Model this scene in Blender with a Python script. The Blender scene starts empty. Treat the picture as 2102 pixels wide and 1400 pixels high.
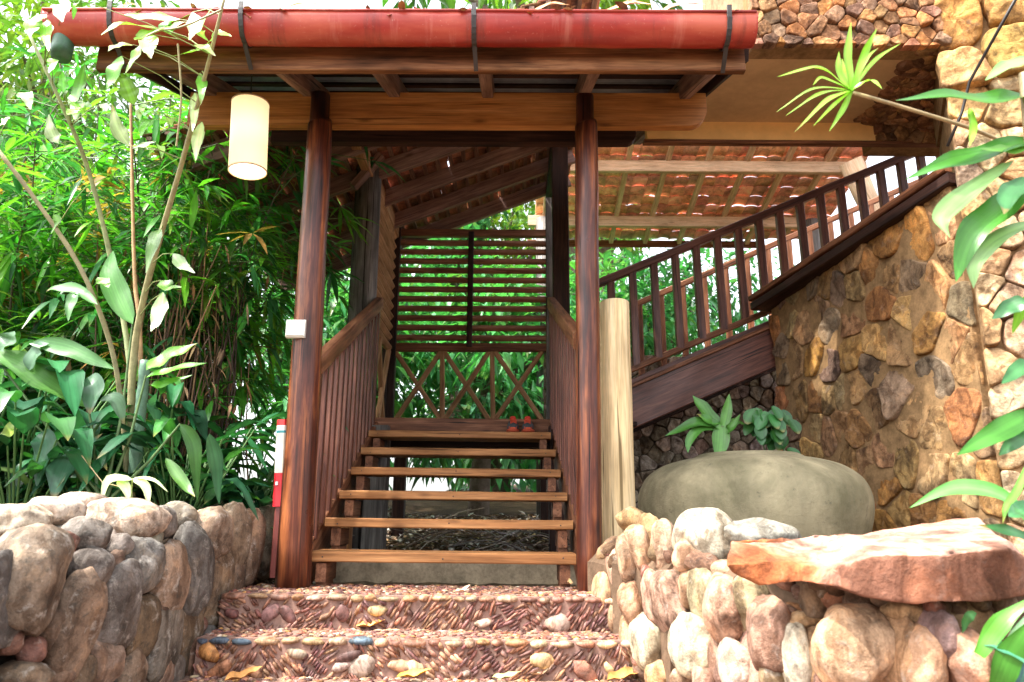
import bpy, bmesh, math, random
import numpy as np
from math import sin, cos, pi, radians, sqrt, atan2
from mathutils import Vector as V, Matrix, noise, Quaternion

rnd = random.Random(7)
SC = bpy.context.scene
COL = SC.collection

# ------------------------------------------------------------------ camera
FPX = 1500.0; PITCH = radians(13.7); ROLL = .007
EYE = V((0, 0, .31))
Fv = V((0, cos(PITCH), sin(PITCH))); U0 = V((0, -sin(PITCH), cos(PITCH))); R0 = V((1, 0, 0))
Rv = R0*cos(ROLL)+U0*sin(ROLL); Uv = U0*cos(ROLL)-R0*sin(ROLL)
def ray(x, y): return Fv+Rv*((x-1051)/FPX)+Uv*((700-y)/FPX)
def P(x, y, Y): d = ray(x, y); return EYE+d*(Y/d.y)
def PZ(x, y, z): d = ray(x, y); return EYE+d*((z-EYE.z)/d.z)
def PX(x, y, X): d = ray(x, y); return EYE+d*(X/d.x)
def depth(p): return (p-EYE).dot(Fv)
def M(px, p): return px*depth(p)/FPX           # pixels -> metres at point p

cam = bpy.data.cameras.new('camera'); co = bpy.data.objects.new('camera', cam); COL.objects.link(co)
cam.sensor_width = 36; cam.lens = FPX/2102*36; cam.clip_start = .02; cam.clip_end = 500
m = Matrix.Identity(4)
for i in range(3):
    m[i][0] = Rv[i]; m[i][1] = Uv[i]; m[i][2] = -Fv[i]; m[i][3] = EYE[i]
co.matrix_world = m; SC.camera = co
cam.dof.use_dof = True; cam.dof.focus_distance = 3.6; cam.dof.aperture_fstop = 4.5

# ------------------------------------------------------------------ mesh builder
class MB:
    def __init__(s): s.v = []; s.f = []; s.c = []; s.g = []
    def add(s, vs, fs, col=(1, 1, 1), gr=None, cols=None):
        o = len(s.v)
        s.v.extend([tuple(p) for p in vs]); s.f.extend([tuple(i+o for i in f) for f in fs])
        s.c.extend(cols if cols is not None else [col]*len(vs))
        if gr is None:
            q = V((rnd.uniform(-40, 40), rnd.uniform(-40, 40), rnd.uniform(-40, 40)))
            gr = [tuple(V(p)+q) for p in vs]
        s.g.extend(gr)
    def build(s, name, mat, parent=None, smooth=False, origin=None):
        me = bpy.data.meshes.new(name)
        if origin is None and parent is not None: origin = V(parent['_o'])
        if origin is None: origin = V((0, 0, 0))
        o3 = V(origin)
        me.from_pydata([tuple(V(p)-o3) for p in s.v], [], s.f)
        a = me.attributes.new('Col', 'FLOAT_COLOR', 'POINT')
        a.data.foreach_set('color', np.array([(c[0], c[1], c[2], 1) for c in s.c], dtype=np.float32).ravel())
        a = me.attributes.new('gr', 'FLOAT_VECTOR', 'POINT')
        a.data.foreach_set('vector', np.array(s.g, dtype=np.float32).ravel())
        if smooth: me.polygons.foreach_set('use_smooth', [True]*len(me.polygons))
        me.materials.append(mat); me.update()
        ob = bpy.data.objects.new(name, me); COL.objects.link(ob)
        if parent is not None: ob.parent = parent
        else: ob.location = o3
        return ob
    # --- shapes
    def beam(s, p0, p1, w, h, up=(0, 0, 1), c=.006, seg=.3, wob=.0012, col=(1, 1, 1)):
        p0 = V(p0); p1 = V(p1); a = p1-p0; L = a.length; a.normalize()
        sd = a.cross(V(up)); sd.normalize(); u = sd.cross(a); u.normalize()
        w *= .5; h *= .5; c = min(c, w*.6, h*.6)
        cs = [(-w, -h+c), (-w+c, -h), (w-c, -h), (w, -h+c), (w, h-c), (w-c, h), (-w+c, h), (-w, h-c)]
        n = max(1, int(L/seg)); vs = []; gr = []; off = V((rnd.uniform(-50, 50), rnd.uniform(-50, 50), rnd.uniform(-50, 50)))
        for i in range(n+1):
            t = L*i/n
            j1 = rnd.uniform(-wob, wob); j2 = rnd.uniform(-wob, wob)
            for x, y in cs:
                vs.append(p0+a*t+sd*(x+j1)+u*(y+j2)); gr.append(tuple(off+V((t, x, y))))
        fs = []
        for i in range(n):
            for k in range(8):
                k2 = (k+1) % 8
                fs.append((i*8+k, i*8+k2, (i+1)*8+k2, (i+1)*8+k))
        fs.append(tuple(range(7, -1, -1))); fs.append(tuple(n*8+k for k in range(8)))
        s.add(vs, fs, col, gr)
    def tube(s, pts, rad, n=10, cap=True, col=(1, 1, 1), cols=None):
        pts = [V(p) for p in pts]
        if not isinstance(rad, (list, tuple)): rad = [rad]*len(pts)
        t0 = (pts[1]-pts[0]).normalized()
        e = t0.orthogonal().normalized(); off = V((rnd.uniform(-50, 50), rnd.uniform(-50, 50), rnd.uniform(-50, 50)))
        vs = []; gr = []; cl = []; L = 0
        for i, p in enumerate(pts):
            t = (pts[min(i+1, len(pts)-1)]-pts[max(i-1, 0)]).normalized()
            e = (e-t*e.dot(t)).normalized(); b = t.cross(e)
            if i: L += (p-pts[i-1]).length
            for k in range(n):
                q = 2*pi*k/n
                vs.append(p+(e*cos(q)+b*sin(q))*rad[i]); gr.append(tuple(off+V((L, cos(q)*rad[i], sin(q)*rad[i]))))
                cl.append(cols[i] if cols else col)
        fs = []
        for i in range(len(pts)-1):
            for k in range(n):
                k2 = (k+1) % n
                fs.append((i*n+k, i*n+k2, (i+1)*n+k2, (i+1)*n+k))
        if cap:
            fs.append(tuple(range(n-1, -1, -1))); fs.append(tuple((len(pts)-1)*n+k for k in range(n)))
        s.add(vs, fs, col, gr, cl)
    def lathe(s, c, prof, n=48, col=(1, 1, 1), wob=0):
        c = V(c); vs = []; fs = []
        for i, (r, z) in enumerate(prof):
            for k in range(n):
                q = 2*pi*k/n
                rr = r*(1+wob*noise.noise(V((cos(q)*1.3, sin(q)*1.3, z*2))))
                vs.append(c+V((cos(q)*rr, sin(q)*rr, z)))
        for i in range(len(prof)-1):
            for k in range(n):
                k2 = (k+1) % n
                fs.append((i*n+k, i*n+k2, (i+1)*n+k2, (i+1)*n+k))
        s.add(vs, fs, col)
    def leaf(s, ctrl, w, nrm=(0, 0, 1), prof='lance', fold=.18, segs=6, col=(.06, .2, .03), twist=0.0):
        pts = catmull([V(p) for p in ctrl], segs)
        nrm = V(nrm); n = len(pts); brn = rnd.random(); vs = []; gr = []; cl = []; L = 0
        off = V((rnd.uniform(-50, 50), rnd.uniform(-50, 50), rnd.uniform(-50, 50)))
        for i, p in enumerate(pts):
            t = i/(n-1)
            tg = (pts[min(i+1, n-1)]-pts[max(i-1, 0)]).normalized()
            sd = tg.cross(nrm)
            if sd.length < 1e-4: sd = tg.orthogonal()
            sd.normalize()
            if twist: sd = Quaternion(tg, twist*t) @ sd
            up = sd.cross(tg).normalized()
            if prof == 'lance': ww = (sin(pi*min(1, t**.75)))**.8
            elif prof == 'strap': ww = min(1, .55+t*1.2)*min(1, (1-t)*2.2)**.8
            elif prof == 'fish': ww = min(1, t*3.2)**.8 if t < .34 else max(.02, (1-(t-.34)/.66))**.75
            elif prof == 'blunt': ww = (sin(pi*min(.985, max(.03, t))))**.5
            else: ww = sin(pi*t)
            hw = w*.5*max(ww, .02)
            if i: L += (p-pts[i-1]).length
            jag = 0
            if prof == 'fish' and 2 < i < n-1: jag = rnd.uniform(-.12, .12)*w
            wv = hw*.22 if segs >= 7 else 0
            vs += [p-sd*hw+up*(hw*fold*2+wv*sin(t*11+brn*20))+tg*jag, p, p+sd*hw+up*(hw*fold*2+wv*sin(t*13+brn*33))-tg*jag*.7]
            gr += [tuple(off+V((L, -hw, 0))), tuple(off+V((L, 0, 0))), tuple(off+V((L, hw, 0)))]
            k = 1.0
            mk = 1.55 if (segs >= 7) else 1.2
            tp_ = col if (t < .86 or brn > .3) else tuple(col[q_]*.4+(.25, .15, .05)[q_]*.6 for q_ in range(3))
            cl += [tp_, tuple(min(1, x*mk+.012) for x in tp_), tp_]
        fs = []
        for i in range(n-1):
            a = i*3
            fs += [(a, a+1, a+4, a+3), (a+1, a+2, a+5, a+4)]
        s.add(vs, fs, col, gr, cl)
    def boulder(s, c, r, rot=None, seed=0, n=2.8, cuts=5, amp=.07, col=(.4, .3, .2), lvl=3, cutmin=.72):
        rg = random.Random(seed); vs0, fs = ICO(lvl)
        rot = rot or Matrix.Identity(3); c = V(c); r = V(r)
        pl = []
        for i in range(cuts):
            d = V((rg.gauss(0, 1), rg.gauss(0, 1), rg.gauss(0, 1))).normalized()
            pl.append((d, rg.uniform(cutmin, .95)))
        so = V((rg.uniform(-90, 90), rg.uniform(-90, 90), rg.uniform(-90, 90)))
        vs = []; gr = []
        k = max(r)
        for d in vs0:
            q = (abs(d.x)**n+abs(d.y)**n+abs(d.z)**n)**(-1/n)
            for pd, ph in pl:
                dp = d.dot(pd)
                if dp > .05:
                    lim = ph/dp
                    if lim < q: q = lim+(q-lim)*.12
            q *= 1+amp*noise.noise(d*1.6+so)+amp*.5*noise.noise(d*4+so)
            l = V((d.x*r.x, d.y*r.y, d.z*r.z))*q
            vs.append(c+rot @ l); gr.append(tuple(l+so))
        s.add(vs, fs, col, gr)
    def pebble(s, c, ax, ay, az, col, lvl=1, n=2.0):
        vs0, fs = ICO(lvl)
        c = V(c); ax = V(ax); ay = V(ay); az = V(az)
        if n > 2: vs0 = [d*((abs(d.x)**n+abs(d.y)**n+abs(d.z)**n)**(-1/n)) for d in vs0]
        vs = [c+ax*d.x+ay*d.y+az*d.z for d in vs0]
        s.add(vs, fs, col)
_ico = {}
def ICO(l):
    if l not in _ico:
        b = bmesh.new(); bmesh.ops.create_icosphere(b, subdivisions=l, radius=1)
        b.verts.ensure_lookup_table()
        _ico[l] = ([v.co.copy() for v in b.verts], [tuple(v.index for v in f.verts) for f in b.faces]); b.free()
    return _ico[l]
def catmull(p, segs):
    if len(p) == 2: return [p[0].lerp(p[1], i/segs) for i in range(segs+1)]
    q = [p[0]*2-p[1]]+p+[p[-1]*2-p[-2]]; out = []; m = len(p)-1
    for i in range(segs+1):
        t = i/segs*m; k = min(int(t), m-1); u = t-k
        a, b, c, d = q[k:k+4]
        out.append(.5*((2*b)+(c-a)*u+(2*a-5*b+4*c-d)*u*u+(3*b-a-3*c+d)*u**3))
    return out

def tag(o, label=None, cat=None, group=None, kind=None):
    if label: o['label'] = label
    if cat: o['category'] = cat
    if group: o['group'] = group
    if kind: o['kind'] = kind
    return o
def thing(name, label, cat, loc=(0, 0, 0), group=None):
    o = bpy.data.objects.new(name, None); COL.objects.link(o); o.location = loc; o.empty_display_size = .1
    o['_o'] = tuple(loc)
    return tag(o, label, cat, group)
def copy_tree(o, parent=None):
    c = o.copy(); COL.objects.link(c)
    if parent is not None: c.parent = parent
    for ch in o.children: copy_tree(ch, c)
    return c
def rotY(a): return Matrix.Rotation(a, 3, 'Y')
def eul(x, y, z): return Matrix.Rotation(z, 3, 'Z') @ Matrix.Rotation(y, 3, 'Y') @ Matrix.Rotation(x, 3, 'X')
def vary(c, a=.12, r=rnd):
    k = 1+r.uniform(-a, a)
    return tuple(max(.004, x*k*(1+r.uniform(-a*.4, a*.4))) for x in c)

# ------------------------------------------------------------------ materials
class NT:
    def __init__(s, name):
        s.m = bpy.data.materials.new(name); s.m.use_nodes = True; s.t = s.m.node_tree; s.t.nodes.clear()
        s.out = s.n('ShaderNodeOutputMaterial')
    def n(s, ty, **k):
        nd = s.t.nodes.new(ty)
        for a, b in k.items():
            if a.startswith('i_'): nd.inputs[a[2:].replace('_', ' ')].default_value = b
            else: setattr(nd, a, b)
        return nd
    def l(s, a, b): s.t.links.new(a, b)
    def attr(s, name): return s.n('ShaderNodeAttribute', attribute_name=name)
    def noise(s, vec, scale, detail=4, rough=.6, dist=0):
        nd = s.n('ShaderNodeTexNoise'); nd.inputs['Scale'].default_value = scale; nd.inputs['Detail'].default_value = detail
        nd.inputs['Roughness'].default_value = rough; nd.inputs['Distortion'].default_value = dist; s.l(vec, nd.inputs['Vector']); return nd.outputs['Fac']
    def ramp(s, fac, stops):
        r = s.n('ShaderNodeValToRGB'); e = r.color_ramp.elements
        while len(e) < len(stops): e.new(.5)
        for i, (p, c) in enumerate(stops):
            e[i].position = p; e[i].color = (c[0], c[1], c[2], 1) if not isinstance(c, (int, float)) else (c, c, c, 1)
        s.l(fac, r.inputs['Fac']); return r.outputs['Color']
    def mix(s, a, b, fac, mode='MIX'):
        x = s.n('ShaderNodeMix', data_type='RGBA', blend_type=mode)
        for sock, val in ((x.inputs[6], a), (x.inputs[7], b), (x.inputs[0], fac)):
            if isinstance(val, (int, float)): sock.default_value = val
            elif isinstance(val, tuple): sock.default_value = (*val, 1)
            else: s.l(val, sock)
        return x.outputs[2]
    def mapping(s, vec, scale):
        mp = s.n('ShaderNodeMapping'); mp.inputs['Scale'].default_value = scale; s.l(vec, mp.inputs['Vector']); return mp.outputs['Vector']
    def bump(s, h, st, d=.01):
        b = s.n('ShaderNodeBump'); b.inputs['Strength'].default_value = st; b.inputs['Distance'].default_value = d; s.l(h, b.inputs['Height']); return b.outputs['Normal']
    def pbr(s, col, rough=.6, spec=.5, nrm=None, **k):
        b = s.n('ShaderNodeBsdfPrincipled')
        for sock, val in ((b.inputs['Base Color'], col), (b.inputs['Roughness'], rough)):
            if isinstance(val, (int, float)): sock.default_value = val
            elif isinstance(val, tuple): sock.default_value = (*val, 1)
            else: s.l(val, sock)
        b.inputs['Specular IOR Level'].default_value = spec
        if nrm is not None: s.l(nrm, b.inputs['Normal'])
        for a, v in k.items(): b.inputs[a.replace('_', ' ')].default_value = v
        return b.outputs[0]
    def fin(s, sh): s.l(sh, s.out.inputs['Surface']); return s.m

def wood(name, dark, mid, light, rough=.5, spec=.4, coat=0, gs=1.0, bump=.25, blotch=.5):
    t = NT(name); g = t.attr('gr').outputs['Vector']; c = t.attr('Col').outputs['Color']
    st = t.noise(t.mapping(g, (2.2*gs, 34*gs, 34*gs)), 1, 5, .65, .4)
    fine = t.noise(t.mapping(g, (9*gs, 190*gs, 190*gs)), 1, 3, .6)
    bl = t.noise(t.mapping(g, (2.5, 6, 6)), 1, 3, .6)
    col = t.ramp(st, [(.28, dark), (.5, mid), (.72, light)])
    col = t.mix(col, t.ramp(fine, [(.35, .55), (.6, 1.05)]), .6, 'MULTIPLY')
    col = t.mix(col, t.ramp(bl, [(.3, .45), (.62, 1.15)]), blotch, 'MULTIPLY')
    ck = t.noise(t.mapping(g, (1.6*gs, 75*gs, 75*gs)), 1, 2, .5, .6)
    ckr = t.ramp(ck, [(.3, 0), (.36, 1)]); col = t.mix(tuple(x*.35 for x in dark), col, ckr)
    kn = t.n('ShaderNodeTexVoronoi', feature='F1'); kn.inputs['Scale'].default_value = 1; t.l(t.mapping(g, (3.2, 9, 9)), kn.inputs['Vector'])
    col = t.mix(tuple(x*.5 for x in dark), col, t.ramp(kn.outputs['Distance'], [(.04, .25), (.16, 1)]))
    col = t.mix(col, c, 1.0, 'MULTIPLY')
    r = t.ramp(bl, [(.3, min(1, rough+.15)), (.7, max(.05, rough-.1))])
    nr = t.bump(t.mix(st, ckr, .35), bump, .005)
    return t.fin(t.pbr(col, r, spec, nr, Coat_Weight=coat, Coat_Roughness=.25))
def stone(name, rough=.85, spots=.5, scale=1.0, bump=.5, pale=.25, chip=.5):
    t = NT(name); g = t.attr('gr').outputs['Vector']; c = t.attr('Col').outputs['Color']
    wv = t.n('ShaderNodeVectorMath', operation='ADD'); nn = t.n('ShaderNodeTexNoise'); nn.inputs['Scale'].default_value = 11*scale; nn.inputs['Detail'].default_value = 3
    t.l(g, nn.inputs['Vector']); sc_ = t.n('ShaderNodeVectorMath', operation='SCALE'); sc_.inputs['Scale'].default_value = .07/scale; t.l(nn.outputs['Color'], sc_.inputs[0])
    t.l(g, wv.inputs[0]); t.l(sc_.outputs[0], wv.inputs[1]); gw = wv.outputs[0]
    vo = t.n('ShaderNodeTexVoronoi', feature='F1'); vo.inputs['Scale'].default_value = 17*scale; t.l(t.mapping(gw, (1, .8, 1.5)), vo.inputs['Vector'])
    a = t.noise(gw, 7*scale, 6, .68, .3); b = t.noise(g, 38*scale, 5, .72); d = t.noise(g, 150*scale, 3, .7)
    st = t.noise(t.mapping(gw, (22*scale, 14*scale, 4*scale)), 1, 4, .62, .8)
    col = t.mix(c, t.ramp(a, [(.36, (.3, .26, .23)), (.46, (.82, .77, .72)), (.54, (1.08, 1.04, 1)), (.64, (1.6, 1.42, 1.2))]), .9, 'MULTIPLY')
    col = t.mix(col, t.ramp(st, [(.4, (.42, .32, .24)), (.56, (1.14, 1.1, 1.05))]), .75, 'MULTIPLY')
    col = t.mix(col, t.ramp(t.n('ShaderNodeSeparateColor').outputs[0] if False else vo.outputs['Distance'], [(.0, 1.12), (.5, .72)]), .5*chip, 'MULTIPLY')
    col = t.mix(col, t.ramp(d, [(.3, .7), (.7, 1.25)]), .7, 'MULTIPLY')
    col = t.mix(col, (.045, .045, .038), t.ramp(b, [(.54, 0), (.7, spots)]))
    col = t.mix(col, (.66, .62, .55), t.ramp(t.noise(gw, 19*scale, 6, .72), [(.56, 0), (.68, pale)]))
    h = t.mix(t.mix(b, d, .3), vo.outputs['Distance'], chip*.6)
    return t.fin(t.pbr(col, rough, .3, t.bump(h, bump, .014/scale)))
def leafmat(name, trans=.35, rough=.38, spec=.5, stripes=True):
    t = NT(name); g = t.attr('gr').outputs['Vector']; c = t.attr('Col').outputs['Color']
    s1 = t.noise(t.mapping(g, (4, 130, 1)), 1, 2, .5); s2 = t.noise(g, 9, 3, .6)
    col = t.mix(c, t.ramp(s1, [(.35, .75), (.65, 1.2)]), .6, 'MULTIPLY')
    col = t.mix(col, t.ramp(s2, [(.3, (.7, .75, .6)), (.65, (1.15, 1.1, 1.0))]), .8, 'MULTIPLY')
    p = t.pbr(col, rough, spec, t.bump(s1, .25, .003))
    tr = t.n('ShaderNodeBsdfTranslucent'); tc = t.mix(col, (1.25, 1.6, .7), 1.0, 'MULTIPLY'); t.l(tc, tr.inputs['Color'])
    mx = t.n('ShaderNodeMixShader'); mx.inputs[0].default_value = trans
    t.l(p, mx.inputs[1]); t.l(tr.outputs[0], mx.inputs[2])
    return t.fin(mx.outputs[0])
def plain(name, col, rough=.6, spec=.4, var=.3, scale=20, bump=.2, **k):
    t = NT(name); g = t.attr('gr').outputs['Vector']; c = t.attr('Col').outputs['Color']
    a = t.noise(g, scale, 5, .65); b = t.noise(g, scale*6, 3, .6)
    cc = t.mix(col, t.ramp(a, [(.3, 1-var), (.7, 1+var)]), 1.0, 'MULTIPLY')
    cc = t.mix(cc, t.ramp(b, [(.3, 1-var*.4), (.7, 1+var*.3)]), 1.0, 'MULTIPLY')
    cc = t.mix(cc, c, 1.0, 'MULTIPLY')
    return t.fin(t.pbr(cc, rough, spec, t.bump(b, bump, .003), **k))

MT = {}
MT['post'] = wood('varnished_post', (.018, .005, .004), (.115, .028, .013), (.4, .13, .045), .34, .35, .1, .8, .3, .9)
MT['rail'] = wood('rail_wood', (.08, .028, .013), (.23, .09, .042), (.4, .185, .1), .55, .3, 0)
MT['dark'] = wood('dark_wood', (.012, .006, .005), (.04, .017, .012), (.09, .04, .028), .6, .25, 0)
MT['bal'] = wood('baluster_wood', (.05, .017, .012), (.145, .05, .033), (.27, .11, .07), .42, .4, .05)
MT['beam'] = wood('orange_beam_wood', (.26, .095, .022), (.46, .19, .052), (.62, .3, .1), .5, .35, 0, .6, .2, .35)
MT['tread'] = wood('tread_wood', (.22, .085, .025), (.42, .185, .065), (.58, .29, .115), .6, .3, 0, .8, .3, .5)
MT['fascia'] = wood('fascia_wood', (.05, .02, .01), (.2, .08, .032), (.4, .2, .09), .65, .25, 0, .8, .4, .9)
MT['raft'] = wood('rafter_wood', (.1, .055, .04), (.23, .13, .095), (.4, .25, .19), .65, .3, 0)
MT['rroof'] = wood('roof_timber', (.14, .075, .06), (.27, .155, .125), (.42, .26, .21), .65, .3, 0)
MT['grayw'] = wood('weathered_grey_wood', (.08, .07, .065), (.19, .17, .155), (.36, .33, .3), .8, .2, 0, .7, .5, .8)
MT['log'] = wood('pale_log_wood', (.5, .35, .17), (.72, .54, .3), (.82, .68, .44), .8, .2, 0, .6, .4, .5)
MT['purlin'] = wood('light_purlin_wood', (.55, .33, .19), (.74, .5, .32), (.82, .62, .42), .7, .2, 0)
MT['brace'] = wood('brace_wood', (.28, .14, .06), (.48, .25, .12), (.62, .36, .19), .6, .25, 0)
MT['stone'] = stone('wall_boulder', .8, .75, 1.0, .8, .4, .35)
MT['pale'] = stone('pale_boulder', .85, .45, 1.0, .9, .25, .4)
MT['rub'] = stone('house_stone', .9, .25, .8, 1.0, .1, .8)
MT['slat'] = wood('slat_wood', (.14, .06, .033), (.36, .17, .1), (.52, .28, .17), .6, .25, 0)
MT['slab'] = stone('slab_rock', .85, .2, .7, .6, .12, .4)
MT['peb'] = stone('pebble_stone', .6, .1, 2.5, .2, .1)
MT['leaf'] = leafmat('leaf_green', .3, .32, .6); MT['gloss'] = leafmat('glossy_leaf', .2, .33, .45); MT['thin'] = leafmat('thin_leaf', .38, .33, .6)
MT['cane'] = plain('cane_stem', (1, 1, 1), .5, .4, .3, 25)
MT['bark'] = plain('bark', (1, 1, 1), .9, .2, .4, 14, .6)
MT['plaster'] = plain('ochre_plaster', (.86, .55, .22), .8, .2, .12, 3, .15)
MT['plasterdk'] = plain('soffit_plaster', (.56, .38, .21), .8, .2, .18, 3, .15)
MT['mortar'] = plain('mortar', (1, 1, 1), .95, .1, .4, 12, .7)
MT['soil'] = plain('soil', (.06, .04, .025), .95, .1, .5, 6, .8)
MT['metal'] = plain('dark_bracket_metal', (.035, .028, .026), .55, .5, .4, 30, .3)
MT['green_pipe'] = plain('green_pipe_plastic', (.05, .12, .075), .45, .5, .3, 18, .1)
MT['white_box'] = plain('white_plastic', (.78, .77, .7), .4, .5, .04, 10, .02)
MT['paint'] = plain('painted_board', (1, 1, 1), .4, .5, .08, 10, .05)
MT['litter'] = plain('litter', (1, 1, 1), .8, .3, .4, 30, .2)
MT['tile'] = plain('terracotta_tile', (.84, .43, .27), .85, .2, .5, 9, .3)
MT['tiledk'] = plain('brown_tile', (.34, .15, .09), .85, .2, .5, 9, .3)  # darker brown than the far roof tile
MT['cable'] = plain('cable_black', (.02, .016, .014), .5, .4, .1, 5, .02)
MT['shoe'] = plain('shoe_mesh_fabric', (1, 1, 1), .8, .2, .2, 60, .3)
# gutter paint: worn red with faded streaks
t = NT('gutter_red_paint'); g = t.attr('gr').outputs['Vector']; c = t.attr('Col').outputs['Color']
a = t.noise(t.mapping(g, (1.2, 5, 5)), 1, 5, .6); b = t.noise(g, 90, 4, .7)
st = t.noise(t.mapping(g, (7, 1.2, 1.2)), 1, 5, .7)
cc = t.ramp(a, [(.36, (.2, .013, .011)), (.5, (.36, .03, .02)), (.64, (.5, .1, .055))])
cc = t.mix(cc, (.62, .26, .2), t.ramp(st, [(.56, 0), (.72, .55)]))
cc = t.mix(cc, (.09, .02, .015), t.ramp(st, [(.3, .6), (.42, 0)]))
cc = t.mix(cc, (.6, .3, .24), t.ramp(b, [(.62, 0), (.72, .45)]))
cc = t.mix(cc, c, 1.0, 'MULTIPLY')
MT['gutter'] = t.fin(t.pbr(cc, .42, .5, t.bump(b, .1, .002)))
# corrugated sheet
t = NT('corrugated_sheet_metal'); g = t.attr('gr').outputs['Vector']
a = t.noise(g, 6, 4, .6)
MT['sheet'] = t.fin(t.pbr(t.ramp(a, [(.3, (.12, .135, .17)), (.7, (.28, .31, .37))]), .5, .5))
# pot
t = NT('pot_cement'); g = t.attr('gr').outputs['Vector']
a = t.noise(g, 3.5, 6, .65, .4); b = t.noise(g, 40, 4, .7); d = t.noise(t.mapping(g, (9, 9, 1.2)), 1, 4, .6)
cc = t.ramp(a, [(.34, (.14, .125, .07)), (.5, (.225, .195, .118)), (.64, (.32, .275, .17))])
cc = t.mix(cc, t.ramp(d, [(.35, .65), (.65, 1.1)]), .6, 'MULTIPLY')
MT['pot'] = t.fin(t.pbr(t.mix(cc, (.07, .065, .045), t.ramp(t.noise(g, 26, 5, .75), [(.6, 0), (.72, .7)])), .8, .25, t.bump(t.noise(g, 22, 6, .75), .6, .012)))
# lamp shade (lit)
t = NT('lit_lamp_shade'); e = t.n('ShaderNodeEmission'); g = t.attr('gr').outputs['Vector']
gc = t.n('ShaderNodeTexCoord'); sx = t.n('ShaderNodeSeparateXYZ'); t.l(gc.outputs['Generated'], sx.inputs[0])
cr = t.ramp(sx.outputs['Z'], [(0, (1.0, .8, .42)), (.3, (1.0, .72, .33)), (.55, (1.0, .85, .52)), (1, (1.0, .72, .36))]); t.l(cr, e.inputs['Color'])
e.inputs['Strength'].default_value = .2
p = t.pbr((.72, .6, .4), .6, .3); mx = t.n('ShaderNodeAddShader'); t.l(p, mx.inputs[0]); t.l(e.outputs[0], mx.inputs[1])
MT['shade'] = t.fin(mx.outputs[0])
t = NT('lit_bulb'); e = t.n('ShaderNodeEmission'); e.inputs['Color'].default_value = (1, .9, .66, 1); e.inputs['Strength'].default_value = 1.2
MT['bulb'] = t.fin(e.outputs[0])
# ground
t = NT('forest_floor'); tc = t.n('ShaderNodeTexCoord'); g = tc.outputs['Object']
a = t.noise(g, 3, 6, .7); b = t.noise(g, 45, 5, .7)
cc = t.ramp(a, [(.3, (.045, .028, .016)), (.5, (.1, .062, .035)), (.72, (.19, .125, .075))])
cc = t.mix(cc, t.ramp(b, [(.35, .5), (.65, 1.3)]), .8, 'MULTIPLY')
MT['ground'] = t.fin(t.pbr(cc, .95, .1, t.bump(b, .8, .03)))

# ------------------------------------------------------------------ world, sun
w = bpy.data.worlds.new('World'); SC.world = w; w.use_nodes = True; nt = w.node_tree
bg = nt.nodes['Background']; sky = nt.nodes.new('ShaderNodeTexSky'); sky.sky_type = 'NISHITA'; sky.sun_disc = False
SUN = V((-.48, -.23, .85)).normalized()
sky.sun_elevation = math.asin(SUN.z); sky.sun_rotation = atan2(SUN.x, SUN.y)
sky.air_density = 1.0; sky.dust_density = 4.0
hs = nt.nodes.new('ShaderNodeHueSaturation'); hs.inputs['Saturation'].default_value = .28
nt.links.new(sky.outputs[0], hs.inputs['Color']); nt.links.new(hs.outputs[0], bg.inputs['Color'])
bg.inputs['Strength'].default_value = .15
sl = bpy.data.lights.new('sun', 'SUN'); sl.energy = 1.55; sl.angle = radians(1.0); sl.color = (1, .94, .84)
so = bpy.data.objects.new('sun', sl); COL.objects.link(so); so.rotation_euler = (-SUN).to_track_quat('-Z', 'Y').to_euler(); so.location = (0, 0, 12)
SC.view_settings.view_transform = 'Standard'; SC.view_settings.look = 'None'; SC.view_settings.exposure = 2.45
SC.cycles.max_bounces = 8; SC.cycles.diffuse_bounces = 5; SC.cycles.transmission_bounces = 4

# ------------------------------------------------------------------ ground
def gh(x, y):
    def ss(a, b, t): t = max(0, min(1, (t-a)/(b-a))); return t*t*(3-2*t)
    front = -.26
    back = -.06+.1*ss(4.2, 5.5, y)+.085*max(0, y-5.2)
    h = front+(back-front)*ss(3.0, 3.12, y)
    left = .2+.06*max(0, -x-1.6)+.05*max(0, y-4)
    h = h+(left-h)*ss(-1.2, -1.38, x) if y < 3.4 else h+(left-h)*ss(-1.15, -1.6, x)
    if x > .5 and y < 3.3: h = h+(-.1-h)*ss(.5, .9, x)*ss(2.2, 2.6, y)
    return h+.03*noise.noise(V((x*1.1, y*1.1, 0)))*(1 if (y > 3.4 or x < -1.4) else .2)
xs = [-120, -60, -30, -18, -12, -9]+[-7+.25*i for i in range(20)]+[-2+.08*i for i in range(52)]+[2.2+.25*i for i in range(20)]+[8, 11, 16, 30, 60, 120]
ys = [-60, -20, -6, -2, 0]+[.5+.1*i for i in range(48)]+[5.4+.3*i for i in range(26)]+[14, 17, 22, 30, 45, 70, 120, 200]
mb = MB(); vs = [(x, y, gh(x, y) if y < 20 else gh(x, 20)) for y in ys for x in xs]; nx = len(xs)
mb.add(vs, [(j*nx+i, j*nx+i+1, (j+1)*nx+i+1, (j+1)*nx+i) for j in range(len(ys)-1) for i in range(nx-1)])
tag(mb.build('ground', MT['ground'], smooth=True), 'brown bare earth strewn with litter', None, None, 'structure')

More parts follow.
